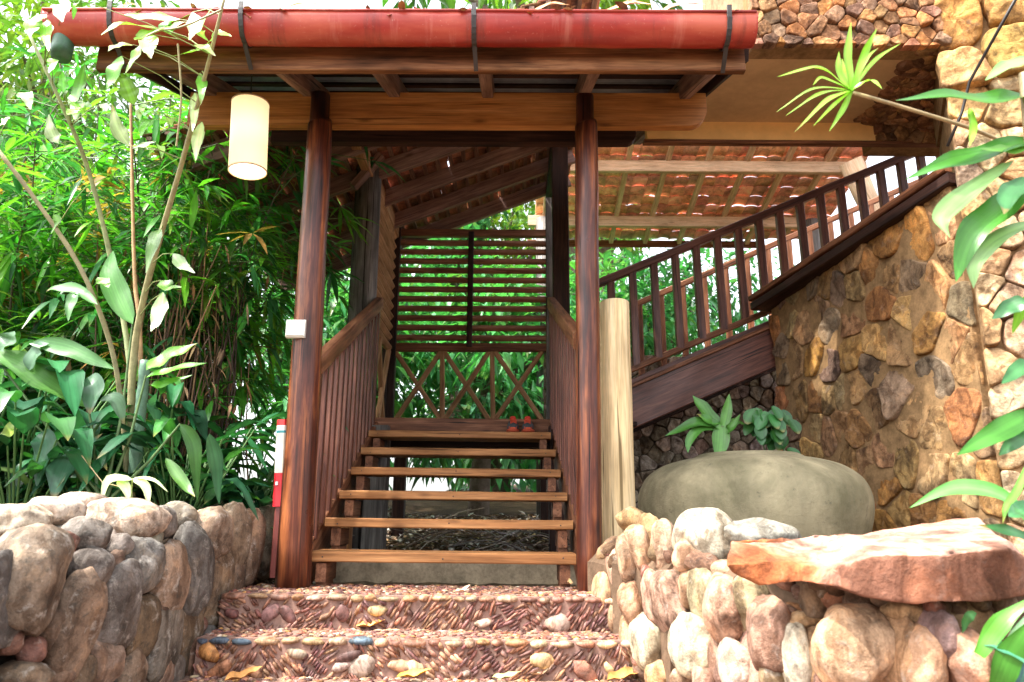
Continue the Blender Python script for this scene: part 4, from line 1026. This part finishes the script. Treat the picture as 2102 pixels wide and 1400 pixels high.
# fishtail palm : canes and drooping leaflets with painted sun glare
base = V((-1.77, 3.32, .22))
fp = thing('fishtail_palm', 'slender pale-caned palm with ragged wedge leaflets rising behind the left wall', 'palm', base)
CANE = []
def cane(pts, w0, w1, col, name='cane'):
    q = catmull([P(x, y, Y) for x, y, Y in pts], 18); mb = MB(); n = len(q); CANE.extend(q)
    mb.tube(q, [M(w0+(w1-w0)*i/(n-1), q[i])*.5*(1.12 if i % 4 == 0 else 1) for i in range(n)], 10, True, col); return mb.build(name, MT['cane'], fp, True)
cane([(268, 1020, 3.32), (272, 760, 3.3), (300, 590, 3.2), (372, 340, 2.9), (425, 140, 2.6), (462, -10, 2.45)], 17, 6, (.34, .3, .15))
cane([(285, 1010, 3.34), (268, 760, 3.32), (240, 590, 3.3), (185, 360, 3.1), (120, 200, 2.9), (55, 60, 2.8)], 13, 6, (.3, .34, .16))
cane([(262, 1000, 3.3), (250, 840, 3.28), (225, 700, 3.2), (165, 550, 3.1), (80, 420, 3.0), (-10, 300, 2.9)], 11, 8, (.3, .26, .14))
cane([(285, 1000, 3.36), (288, 700, 3.36), (276, 560, 3.36), (270, 300, 3.34), (268, 200, 3.32)], 10, 5, (.42, .26, .12))
cane([(275, 990, 3.27), (282, 900, 3.27), (292, 810, 3.26), (298, 740, 3.26)], 26, 20, (.12, .22, .15), 'leaf_sheath')
stalk = MB(); r = random.Random(12)
FL = [(380, 45, 340, 60, 295, 72, 40), (370, 40, 300, 35, 255, 30, 30), (330, 60, 250, 50, 208, 72, 34), (330, 58, 290, 78, 276, 82, 38), (310, 70, 305, 95, 310, 120, 44), (350, 70, 345, 50, 395, 28, 36), (395, 25, 400, 60, 388, 82, 36), (428, 85, 410, 60, 440, 10, 26), (425, 90, 450, 70, 475, 75, 36),
 (415, 95, 400, 105, 350, 116, 24), (400, 92, 420, 98, 442, 115, 28), (275, 92, 240, 95, 222, 105, 30), (290, 90, 275, 120, 258, 150, 22), (250, 115, 235, 150, 220, 185, 42), (275, 215, 262, 180, 250, 150, 46), (140, 0, 125, 25, 128, 45, 40), (165, 0, 155, 15, 150, 40, 22), (95, 30, 70, 50, 62, 75, 50), (98, 40, 95, 70, 100, 105, 30),
 (140, 215, 160, 190, 175, 130, 46), (180, 210, 160, 225, 138, 236, 50), (175, 212, 160, 230, 152, 245, 44), (215, 212, 216, 220, 218, 228, 24), (290, 228, 285, 232, 286, 246, 22), (345, 240, 350, 250, 352, 258, 22), (130, 190, 130, 170, 128, 145, 26), (100, 120, 110, 130, 100, 150, 26), (265, 300, 240, 260, 230, 215, 36), (320, 245, 300, 255, 288, 280, 40),
 (120, 295, 105, 270, 100, 235, 32), (270, 305, 305, 295, 320, 290, 16), (40, 190, 55, 200, 62, 225, 34), (20, 240, 10, 250, -5, 262, 30), (330, 470, 315, 500, 300, 560, 36), (355, 520, 375, 545, 400, 560, 30), (330, 575, 345, 590, 372, 590, 36), (335, 600, 325, 650, 310, 680, 40), (200, 570, 215, 580, 222, 590, 30),
 (110, 440, 118, 455, 105, 480, 18), (180, 380, 170, 375, 160, 370, 16), (415, 250, 405, 290, 402, 330, 30), (400, 190, 400, 230, 395, 270, 26), (410, 150, 415, 180, 412, 215, 26)]
for i, (x0, y0, x1, y1, x2, y2, wd) in enumerate(FL):
    Y = 2.45+.45*(y0/300 if y0 < 300 else 1)+r.uniform(-.04, .04)
    c = vary(r.choice([(.2, .4, .05), (.32, .5, .14), (.55, .64, .4), (.13, .34, .05)]) if y0 < 280 else r.choice([(.12, .25, .05), (.3, .38, .22)]), .15, r)  # palest greens carry the sun glare of the upper leaflets
    mb = MB(); b0 = P(x0, y0, Y); nq = min(CANE, key=lambda v: (v-b0).length+max(0, v.z-b0.z)*.5)
    pix_leaf(mb, [(x0, y0), (x1, y1), (x2, y2)], Y, wd*.9, c, 'fish', 16, .1, r.uniform(-.1, .02), r.uniform(.3, 1.2))
    lf = mb.build('leaflet', MT['thin'], fp, True); lf['_o'] = fp['_o']; stalk = MB()
    stalk.tube([nq, nq.lerp(b0, .5)+V((0, 0, .02)), b0], [.0028, .002, .0014], 4, False, (.25, .28, .1))
    stalk.build('stalk', MT['cane'], lf, True)
for a in ([(365, 90, 2.5), (372, 200, 2.55), (362, 300, 2.6)], [(300, 75, 2.5), (330, 62, 2.5), (375, 55, 2.45), (455, 20, 2.45)], [(95, 35, 2.7), (110, 60, 2.7), (125, 140, 2.72)]):
    mb = MB(); q = catmull([P(*z) for z in a], 8); mb.tube(q, [.004]*len(q), 5, False, (.3, .26, .12)); mb.build('frond_stem', MT['cane'], fp, True)

# broad-leaved ground plants
def broad_mesh(seed, n, L0, L1, wr):
    r = random.Random(seed); lm = MB(); sm = MB()
    for i in range(n):
        a = 2*pi*i/n*2.4+r.uniform(-.3, .3); st = r.uniform(.12, .62); d = V((cos(a)*.5, sin(a)*.5, 1)).normalized(); p0 = V((cos(a)*.03, sin(a)*.03, 0)); p1 = p0+d*st
        sm.tube([p0, p0.lerp(p1, .5)+V((0, 0, .01)), p1], [.006, .005, .004], 5, False, (.1, .2, .06))
        L = r.uniform(L0, L1); dd = V((cos(a), sin(a), r.uniform(.1, .9)))
        arcleaf(lm, p1, dd, L, L*wr*r.uniform(.8, 1.2), r.uniform(.5, 1.4), vary(r.choice([(.014, .085, .035), (.022, .12, .05), (.012, .06, .03), (.04, .16, .04)]), .25, r), 'lance', 7, r.uniform(.05, .3))
    return lm, sm
l, s = broad_mesh(3, 44, .22, .38, .26)
g1 = plant('broad_leaf_plant', 'dark glossy broad-leaved plant at the far left behind the wall', 'plant', (0, 0, 0), l, s, 'gloss', 'cane', 'broad-leaved plants along the boulder wall')
l, s = broad_mesh(4, 44, .28, .48, .17)
g2 = plant('broad_leaf_plant', 'long-leaved dark plant just right of the palm canes', 'plant', (0, 0, 0), l, s, 'gloss', 'cane', 'broad-leaved plants along the boulder wall')
g1.location = (-2.42, 3.2, .2); g2.location = (-1.52, 3.45, .2)
for src, x, y, rz_, s, lb in ((g1, -2.0, 3.05, 1.2, .95, 'glossy broad-leaved plant between the left edge and the palm canes'), (g2, -2.2, 3.6, 2.2, 1.2, 'long-leaved plant standing behind the glossy plants at left'), (g1, -2.75, 3.7, 3.1, 1.35, 'large broad-leaved plant at the left edge, above the boulders'),
      (g2, -1.75, 3.75, 4.4, 1.1, 'dark long-leaved plant directly behind the palm stem base'), (g1, -1.35, 3.85, .4, .85, 'small broad-leaved plant next to the red and cream marker'), (g2, -1.55, 4.3, 5.2, 1.1, 'long-leaved plant in shade below the white box on the post'), (g1, -2.1, 4.1, 5.6, 1.3, 'tall broad-leaved plant in the middle of the left thicket'), (g1, -1.8, 3.2, 2.6, .7, 'low glossy plant at the foot of the palm canes'), (g2, -3.2, 4.0, .9, 1.4, 'tall long-leaved plant by the left picture edge, at mid height'), (g1, -2.55, 2.95, 4.1, 1.25, 'big glossy plant at the left edge just above the pale top boulders'), (g1, -2.25, 3.35, .3, 1.3, 'glossy plant with the tallest leaves left of the palm canes')):
    place(src, (x, y, gh(x, y)), rz_, s, lb)
bp = thing('large_leaf_plant', 'plant with very large arching green leaves in front of the left thicket', 'plant', P(200, 1020, 3.0)); mb = MB()
for ctrl, wd, c in (([(-20, 720), (60, 760), (120, 800), (182, 838)], 62, (.06, .17, .035)), ([(60, 705), (130, 715), (180, 735), (235, 758)], 38, (.07, .2, .06)), ([(272, 665), (245, 610), (228, 560), (232, 515)], 48, (.05, .17, .03)), ([(200, 625), (160, 598), (120, 592), (95, 598)], 26, (.06, .2, .04)), ([(160, 600), (148, 620), (140, 660)], 24, (.05, .15, .04)),
     ([(-5, 905), (20, 890), (45, 865), (68, 852)], 30, (.28, .4, .06)), ([(-10, 960), (30, 970), (55, 990), (65, 1010)], 14, (.2, .32, .08)), ([(170, 780), (190, 800), (185, 850)], 50, (.06, .14, .08)), ([(80, 890), (95, 920), (75, 1000)], 46, (.03, .12, .06)), ([(150, 920), (130, 970), (110, 1025)], 56, (.04, .15, .08)), ([(205, 820), (240, 825), (255, 870)], 30, (.1, .19, .12)), ([(120, 1000), (160, 940), (210, 890)], 34, (.03, .12, .08)),
     ([(0, 720), (20, 700), (30, 680)], 50, (.08, .17, .09)), ([(60, 760), (80, 720), (100, 705)], 40, (.07, .16, .09)), ([(300, 760), (350, 735), (405, 705)], 44, (.12, .32, .03)), ([(300, 775), (360, 760), (425, 745)], 26, (.1, .3, .03)), ([(310, 790), (340, 790), (395, 770)], 24, (.1, .28, .03)), ([(325, 800), (320, 830), (325, 870)], 36, (.03, .11, .06)), ([(370, 870), (400, 920), (405, 1030)], 30, (.04, .13, .03)), ([(340, 940), (375, 990), (400, 1020)], 24, (.06, .15, .03)), ([(430, 890), (445, 950), (450, 1035)], 30, (.03, .1, .05))):
    mb = MB(); pix_leaf(mb, ctrl, 2.98, wd, vary(c, .1), 'lance', 14, .22, rnd.uniform(-.06, .1), rnd.uniform(.4, 1.1)); mb.build('leaf', MT['gloss'], bp, True)
mb = MB()
for x0, y0, x1, y1 in ((200, 1020, 170, 780), (210, 1020, 60, 860), (215, 1020, 272, 665), (220, 1020, 300, 770), (190, 1020, -20, 720), (230, 1020, 370, 870)):
    mb.tube([P(x0, y0, 3.0), P((x0+x1)/2+8, (y0+y1)/2, 3.02), P(x1, y1, 3.0)], [.007, .006, .004], 6, False, (.1, .17, .06))
mb.build('stems', MT['cane'], bp, True)
# pale seedling on the wall top
sp = thing('pale_sprout', 'small sprout with pale drooping leaves on top of the left boulder wall', 'plant', P(270, 1030, 2.75)); mb = MB()
for ctrl, wd in (([(272, 985), (225, 985), (208, 1030)], 22), ([(240, 988), (258, 1000), (266, 1030)], 20), ([(272, 982), (300, 1000), (306, 1042)], 18), ([(275, 980), (315, 985), (345, 1010)], 8)): pix_leaf(mb, ctrl, 2.72, wd, (.5, .58, .32), 'lance', 8, .15, -.02, .8)
mb.build('leaves', MT['thin'], sp, True); mb = MB(); mb.tube([P(272, 1035, 2.75), P(270, 1005, 2.74), P(272, 982, 2.72)], .003, 5, False, (.3, .35, .15)); mb.tube([P(270, 1005, 2.74), P(210, 990, 2.76), P(168, 935, 2.8)], .002, 5, False, (.4, .3, .15)); mb.build('stem', MT['cane'], sp, True)

# plants in the pot
pz = -.1+H*.93
dp = thing('potted_plant', 'dumb-cane plant with broad leaves growing out of the round pot', 'plant', (P(1480, 940, 3.72).x, 3.72, pz)); mb = MB()
for ctrl, wd in (([(1482, 900), (1450, 850), (1422, 812)], 36), ([(1484, 880), (1492, 845), (1497, 808)], 22), ([(1480, 870), (1478, 910), (1474, 945)], 36), ([(1478, 880), (1440, 880), (1415, 905), (1412, 930)], 22), ([(1486, 880), (1510, 868), (1532, 872)], 20), ([(1478, 870), (1430, 870), (1365, 895)], 28), ([(1484, 890), (1500, 880), (1520, 850)], 20), ([(1480, 880), (1455, 865), (1430, 850)], 26)):
    mb = MB(); pix_leaf(mb, ctrl, 3.7, wd, vary((.05, .15, .025), .25), 'lance', 10, .2, rnd.uniform(-.1, .1), .8); mb.build('leaf', MT['gloss'], dp, True); mb = MB(); mb.tube([P(1478, 960, 3.72), P(1480, 920, 3.71), P(1483, 875, 3.7)], .009, 6, False, (.16, .22, .08)); mb.build('stem', MT['cane'], dp, True)
cp = thing('potted_plant', 'small dark creeper spilling over the right rim of the round pot', 'plant', (P(1590, 940, 3.75).x, 3.75, pz)); mb = MB(); r = random.Random(9)
for i in range(34):
    x = r.uniform(1545, 1620); y = 840+r.uniform(0, 1)*(x-1530)*.9+r.uniform(-10, 20); an = r.uniform(-1.2, 1.2)
    pix_leaf(mb, [(x, y), (x+12*sin(an), y+14), (x+22*sin(an), y+30)], 3.75+r.uniform(-.08, .08), r.uniform(20, 30), vary((.025, .11, .025), .35, r), 'blunt', 5, .15, -.03, 1)
mb.build('leaves', MT['gloss'], cp, True); mb = MB(); mb.tube([P(1575, 950, 3.77), P(1560, 880, 3.76), P(1550, 840, 3.75)], .004, 5, False, (.1, .15, .06)); mb.tube([P(1560, 880, 3.76), P(1600, 900, 3.73), P(1615, 935, 3.7)], .004, 5, False, (.1, .15, .06)); mb.build('stems', MT['cane'], cp, True)

# foreground plants at right
def fg(name, label, lv, Y, stems, base, mat='gloss'):
    th = thing(name, label, 'plant', base); mb = MB()
    for ctrl, wd, c, pf in lv:
        mb = MB(); pix_leaf(mb, ctrl, Y, wd, vary(c, .08), pf, 18, .14, rnd.uniform(-.08, .06), rnd.uniform(.3, .9)); mb.build('leaf', MT[mat], th, True)
    mb = MB()
    for s, w0 in stems:
        q = catmull([P(x, y, yy) for x, y, yy in s], 10); mb.tube(q, [M(w0, z)*.5 for z in q], 7, True, (.34, .25, .13))
    mb.build('stem', MT['cane'], th, True); return th
g_ = (.035, .15, .015); w_ = (.16, .28, .11); dg = (.03, .12, .04)
wh = []
ctr = (1748, 186)
for mid, tip, wd in (((1680, 140), (1595, 158), 15), ((1740, 110), (1747, 45), 17), ((1775, 110), (1800, 58), 15), ((1795, 125), (1850, 88), 9), ((1780, 120), (1803, 98), 7), ((1672, 182), (1593, 230), 9), ((1685, 192), (1612, 238), 10), ((1700, 205), (1630, 272), 12), ((1712, 215), (1668, 260), 8), ((1730, 225), (1702, 270), 12), ((1785, 165), (1812, 183), 13), ((1722, 150), (1722, 105), 16), ((1690, 160), (1668, 175), 8), ((1735, 150), (1728, 120), 12), ((1760, 160), (1762, 130), 10)):
    wh.append(([ctr, mid, tip], wd, (.22, .42, .04), 'strap'))
fg('whorled_plant', 'bright green whorl of thin narrow leaves on a long stem at upper right', wh, 1.55, [([(1750, 190, 1.55), (1830, 213, 1.56), (1940, 247, 1.57), (2080, 300, 1.6), (2200, 420, 1.64), (2230, 900, 1.66), (2230, 1600, 1.66)], 8)], P(2230, 1600, 1.66), 'thin')
fg('shell_ginger', 'tall plant with large lance leaves hanging in from the right edge, some pale', [([(2115, 195), (2050, 205), (1950, 200), (1838, 206)], 60, g_, 'lance'), ([(2120, 285), (2040, 310), (1950, 335), (1860, 368)], 56, g_, 'lance'), ([(2080, 330), (2000, 385), (1940, 435), (1932, 460), (1950, 488)], 42, w_, 'lance'), ([(2115, 390), (2050, 430), (1990, 490), (1962, 578)], 66, g_, 'lance'), ([(2120, 455), (2040, 495), (2000, 540), (1998, 592)], 40, w_, 'lance'),
   ([(2120, 120), (2070, 135), (2022, 165)], 34, (.16, .34, .1), 'lance'), ([(1990, 222), (1997, 260), (1990, 302)], 17, (.2, .42, .04), 'lance'), ([(2110, 365), (2070, 400), (2060, 440)], 44, dg, 'lance'), ([(2115, 300), (2060, 310), (2010, 305)], 30, (.12, .32, .05), 'lance'), ([(2110, 620), (2075, 630), (2036, 655)], 38, dg, 'lance'), ([(2120, 600), (2095, 640), (2078, 685)], 24, (.16, .38, .04), 'lance'), ([(2120, 745), (2090, 760), (2056, 788)], 36, dg, 'lance'), ([(2125, 845), (2050, 885), (1964, 934)], 46, g_, 'lance'), ([(2125, 880), (2080, 910), (2050, 935)], 30, dg, 'lance')],
   1.48, [([(2150, 1600, 1.5), (2145, 1000, 1.5), (2135, 600, 1.49), (2115, 340, 1.48), (2100, 150, 1.46)], 16)], P(2150, 1600, 1.5))
fg('strap_leaf_plant', 'strap-leaved plant at the lower right corner beside the big rock slab', [([(2120, 1075), (2060, 1020), (1985, 1000), (1930, 1010), (1868, 1042)], 34, (.1, .3, .08), 'strap'), ([(2120, 930), (2090, 1000), (2065, 1040), (2058, 1075)], 16, (.14, .36, .06), 'strap'), ([(2120, 1108), (2070, 1090), (2008, 1078)], 24, dg, 'strap'), ([(2120, 1040), (2090, 1050), (2070, 1060)], 40, (.04, .2, .06), 'strap'), ([(2040, 1430), (2070, 1350), (2120, 1270)], 50, g_, 'strap'), ([(2010, 1345), (2050, 1285), (2120, 1225)], 38, (.08, .26, .03), 'strap'), ([(2048, 1390), (2080, 1310), (2130, 1240)], 20, (.2, .36, .2), 'strap'), ([(2075, 1420), (2090, 1350), (2140, 1310)], 30, (.03, .1, .12), 'strap'), ([(2020, 1320), (2060, 1330), (2120, 1370)], 26, (.04, .16, .1), 'strap'), ([(2110, 1420), (2095, 1380), (2060, 1360)], 34, (.04, .14, .1), 'strap'), ([(2000, 1255), (1985, 1270), (1975, 1300)], 20, dg, 'strap')],
   1.56, [([(2135, 1600, 1.6), (2130, 1300, 1.58), (2125, 1100, 1.56)], 22)], P(2135, 1600, 1.6))

# trees and bushes beyond
def crown_mesh(seed, rx, rz_, n, L0, L1, pal, aspect=.32, clumps=26):
    r = random.Random(seed); lm = MB(); cs = []
    for i in range(clumps):
        d = rdir(r, -1.2, 1.4); k = r.uniform(.35, 1); cs.append((V((d.x*rx*k, d.y*rx*k, d.z*rz_*k)), r.uniform(.22, .42)*rx, vary(r.choice(pal), .25, r)))
    for i in range(n):
        c, rad, col = r.choice(cs); d = rdir(r, -1.5, 1.5); p = c+d*rad*r.random()**.4
        L = r.uniform(L0, L1); dd = (d+rdir(r, -1, .4)*.9).normalized()
        arcleaf(lm, p, dd, L, L*aspect, r.uniform(.1, .8), vary(col, .2, r), 'lance', 2, .12)
    return lm, cs
def tree(label, loc, h, seed, rx, rz_, n, L0, L1, pal, group, aspect=.32):
    l, cs = crown_mesh(seed, rx, rz_, n, L0, L1, pal, aspect); r = random.Random(seed)
    for p in range(len(l.v)): l.v[p] = (l.v[p][0], l.v[p][1], l.v[p][2]+h)
    sm = MB(); sm.tube([(0, 0, -.2), (.05, .03, h*.5), (0, 0, h)], [.14, .11, .07], 10, False, (.16, .12, .09))
    for c, rad, col in cs[:14]:
        q = c+V((0, 0, h)); sm.tube([(0, 0, h*.72), q*.55+V((0, 0, h*.38)), q], [.05, .035, .012], 6, False, (.16, .12, .09))
    return plant('tree', label, 'tree', loc, l, sm, 'leaf', 'bark', group, 'crown', 'trunk')
YG = [(.12, .24, .03), (.09, .2, .03), (.2, .32, .04), (.06, .15, .025)]
DG = [(.03, .1, .03), (.045, .14, .03), (.025, .08, .04), (.06, .17, .04)]
TB = [(.06, .24, .1), (.08, .3, .12), (.045, .17, .08), (.12, .36, .1)]
GRP = 'trees beyond the staircase'
t1 = tree('leafy tree seen through the crossed braces of the stair screen', (-.4, 9.2, .6), 1.9, 21, 1.5, 1.1, 3200, .18, .34, TB, GRP, .3); 
t1.location = (-.4, 9.0, gh(-.4, 9)); t1['label'] = 'leafy tree seen through the crossed braces of the stair screen'
t2 = tree('teal-green bush behind the side stair balusters, below the far roof', (0, 0, 0), 2.9, 22, 1.7, 1.5, 3600, .16, .3, TB, GRP, .36)
t2.location = (2.3, 11.2, gh(2.3, 11.2)-.1)
t3 = tree('bright yellow-green tree above the stair screen, under the roof edge', (0, 0, 0), 4.6, 23, 1.6, 1.5, 3200, .14, .26, YG, GRP, .36)
t3.location = (-.3, 13.5, gh(-.3, 13.5))
t4 = tree('sunlit tree behind the bamboo at the far left', (0, 0, 0), 3.8, 24, 2.2, 2.2, 3800, .18, .32, YG, GRP, .3)
t4.location = (-7.2, 9.5, gh(-7, 9.5))
for src, x, y, z, rz_, s, lb in ((t1, 1.3, 10.4, -.2, 2, 1.1, 'dark leafy bush to the right of the right porch post, low behind the balusters'), (t2, -2.3, 10.5, -.1, 1, 1.0, 'green tree between the left post and the grey round post'), (t4, -4.6, 11.5, 0, 2, 1.1, 'tall tree behind the hanging lamp'), (t3, 2.2, 16, 0, 1, 1.6, 'tall sunlit tree rising above the right end of the gutter'), (t4, -10, 13, 0, 4, 1.3, 'large pale green tree in the upper left corner'), (t2, -.9, 12.5, 1.0, 3, 1.1, 'green tree seen between the slats of the stair screen'),
     (t4, -6.0, 8.5, 1.2, 2.5, 1.0, 'pale sunlit tree filling the upper left behind the fishtail palm'), (t3, 1.0, 12.5, 0, 2.2, 2.1, 'very tall tree whose top shows just above the right half of the gutter'), (t2, -.2, 14.0, -2.6, 5, 1.5, 'low bush glimpsed through the open risers of the stair'), (t3, -6.8, 15.5, .5, 3, 1.5, 'distant yellow-green tree above the gutter, left of its middle'), (t4, 8.5, 15.5, -1.2, 1, 1.1, 'sunlit tree glimpsed through the upper balusters at right'), (t1, -1.6, 8.0, -.3, 4, .9, 'low bush behind the left handrail')):
    place(src, (x, y, gh(x, y)+z), rz_, s, lb)

# ------------------------------------------------------------------ shoes on the top tread
def shoe(px, mirror, label):
    p = P(px, 886, 4.9); base = V((p.x, 4.90, tz[5]+.004))
    sh = thing('running_shoe', label, 'shoe', base, 'pair of running shoes on the stair')
    def ring(mb, secs, col, n=16):
        vs = []; fs = []
        for (y, hw, z0, z1) in secs:
            for k in range(n):
                q = 2*pi*k/n; cx = cos(q); cz = sin(q); vs.append(base+V((hw*abs(cx)**.7*(1 if cx > 0 else -1)+(.004*mirror), y, (z0+z1)/2+(z1-z0)/2*abs(cz)**.7*(1 if cz > 0 else -1))))
        m = len(secs)
        for i in range(m-1):
            for k in range(n): k2 = (k+1) % n; fs.append((i*n+k, i*n+k2, (i+1)*n+k2, (i+1)*n+k))
        fs.append(tuple(range(n-1, -1, -1))); fs.append(tuple((m-1)*n+k for k in range(n)))
        mb.add(vs, fs, col)
    mb = MB(); ring(mb, [(-.012, .018, .004, .018), (.0, .034, .0, .026), (.05, .046, .0, .026), (.12, .04, .0, .026), (.2, .038, 0, .03), (.25, .03, .004, .034)], (.4, .07, .035)); mb.build('sole', MT['shoe'], sh, True)
    mb = MB(); ring(mb, [(.0, .02, .02, .036), (.02, .034, .018, .05), (.06, .04, .018, .066), (.11, .036, .018, .086), (.15, .034, .018, .098), (.21, .035, .018, .1), (.25, .026, .02, .104)], (.07, .075, .08)); mb.build('upper', MT['shoe'], sh, True)
    mb = MB(); ring(mb, [(-.004, .016, .022, .03), (.01, .028, .022, .042), (.025, .031, .022, .05)], (.6, .1, .05)); mb.build('toe_cap', MT['shoe'], sh, True)
    mb = MB(); ring(mb, [(.1, .017, .08, .1), (.13, .02, .09, .126), (.17, .022, .095, .128)], (.6, .05, .03)); mb.build('tongue', MT['shoe'], sh, True)
    mb = MB()
    for k in range(3):
        z = .066+k*.012; y = .05+k*.022; mb.tube([base+V((-.022, y, z)), base+V((0, y-.004, z+.009)), base+V((.022, y, z))], .0035, 5, False, (.7, .1, .05))
    mb.build('laces', MT['shoe'], sh, True)
shoe(1054, -1, 'left one of the black running shoes with orange-red toes on the top tread')
shoe(1083, 1, 'right one of the black running shoes with orange-red toes on the top tread')

# ------------------------------------------------------------------ leaf litter and fallen leaves
mb = MB(); r = random.Random(77)
LC = [(.4, .3, .2), (.28, .2, .13), (.55, .47, .38), (.64, .6, .55), (.2, .14, .1), (.45, .3, .16)]
for i in range(3600):
    x = r.uniform(-1.6, 1.2); y = r.uniform(3.7, 8.5); z = gh(x, y)+r.uniform(.005, .04)
    arcleaf(mb, (x, y, z), rdir(r, -.1, .5), r.uniform(.05, .14), r.uniform(.02, .05), r.uniform(0, .8), vary(r.choice(LC), .2, r), 'lance', 3, .2)
for i in range(260):
    x = r.uniform(-1.4, 1.0); y = r.uniform(4.4, 8); z = gh(x, y)+.02; d = rdir(r, -.1, .35)*r.uniform(.15, .5)
    mb.tube([(x, y, z), V((x, y, z))+d*.5+V((0, 0, .02)), V((x, y, z))+d], [.006, .005, .003], 5, False, vary(r.choice([(.3, .25, .2), (.4, .36, .32), (.12, .1, .09)]), .2, r))
o = mb.build('leaf_litter', MT['litter'], smooth=True); tag(o, 'dry leaves and twigs covering the ground under the stair', None, None, 'stuff')
def fallen(px, py, z, L, col, ang, label):
    p = PZ(px, py, z+.012); mb = MB(); d = V((cos(ang), sin(ang), .08))
    mb.leaf([p-d*L*.5+V((0, 0, .008)), p+V((0, 0, .002)), p+d*L*.5+V((0, 0, .022))], L*.36, (0, -.25, 1), 'lance', .35, 10, col)
    s = mb.build('dry_leaf', MT['litter'], smooth=True, origin=p); tag(s, label, 'dead leaf', 'dead leaves on the steps')
fallen(760, 1287, -.105, .11, (.62, .36, .1), .05, 'long ochre dead leaf lying against the upper riser in the middle')
fallen(850, 1390, -.228, .12, (.6, .36, .06), .1, 'yellow dead leaf at the bottom edge of the picture, centre')
fallen(500, 1392, -.228, .14, (.42, .2, .06), .9, 'curled brown dead leaf at the bottom left by the wall')
fallen(1285, 1392, -.228, .16, (.4, .19, .05), .5, 'large brown dead leaf at the foot of the right wall')
fallen(1040, 1394, -.228, .1, (.36, .36, .16), -.1, 'greenish dead leaf at the bottom edge, right of the middle')
fallen(950, 1215, .03, .07, (.5, .36, .24), .7, 'pale curled dead leaf on the front edge of the landing')
fallen(1170, 1200, .03, .07, (.45, .28, .13), 1.6, 'tan dead leaf on the landing near the right post')
fallen(1110, 1386, -.228, .08, (.62, .5, .32), 0, 'cream dead leaf at the bottom edge near the right wall')
fallen(98, 1046, .34, .07, (.55, .2, .06), .3, 'orange dead leaf on top of the left boulder wall')
gt = MB(); rg = random.Random(31)
for i in range(170):
    x = rg.uniform(gl.x+.05, gr_.x-.03); L = rg.uniform(.03, .09); arcleaf(gt, (x, GY+rg.uniform(-.06, .05), 2.325+rg.uniform(-.012, .015)), rdir(rg, -.1, .45), L, L*.4, rg.uniform(0, .8), vary(rg.choice([(.5, .25, .1), (.36, .2, .1), (.6, .42, .24), (.24, .14, .08)]), .2, rg), 'lance', 3, .2)
for i in range(26):
    x = rg.uniform(gl.x+.1, gr_.x-.2); z = 2.335; gt.tube([(x, GY-.03, z), (x+rg.uniform(.05, .2), GY, z+rg.uniform(.01, .04)), (x+rg.uniform(.2, .34), GY+.03, z+rg.uniform(-.01, .05))], .0025, 5, False, (.25, .15, .09))
tag(gt.build('gutter_litter', MT['litter'], smooth=True, origin=(-.4, GY, 2.3)), 'dead leaves and twigs caught in the red gutter', None, None, 'stuff')
for x, L, c, lb in ((262, .1, (.6, .28, .12), 'reddish dry leaf stuck in the gutter near its left end'), (612, .2, (.6, .45, .25), 'long pale dry leaf sticking out of the gutter above the lamp'), (1130, .16, (.55, .3, .15), 'tan dry leaf lying in the gutter right of its middle'), (1290, .22, (.6, .3, .16), 'long orange-brown dry leaf lying in the gutter'), (1400, .2, (.6, .4, .25), 'curled pale dry leaf near the right end of the gutter')):
    p = P(x, 14, GY); mb = MB(); d = V((1, 0, .12)); mb.leaf([p-d*L*.5+V((0, 0, -.02)), p+V((0, 0, .012)), p+d*L*.5], L*.16, (0, -.8, .6), 'lance', .25, 8, c)
    tag(mb.build('dry_leaf', MT['litter'], smooth=True, origin=p), lb, 'dead leaf', 'dry leaves in the gutter')

for o in bpy.data.objects:
    if '_o' in o: del o['_o']
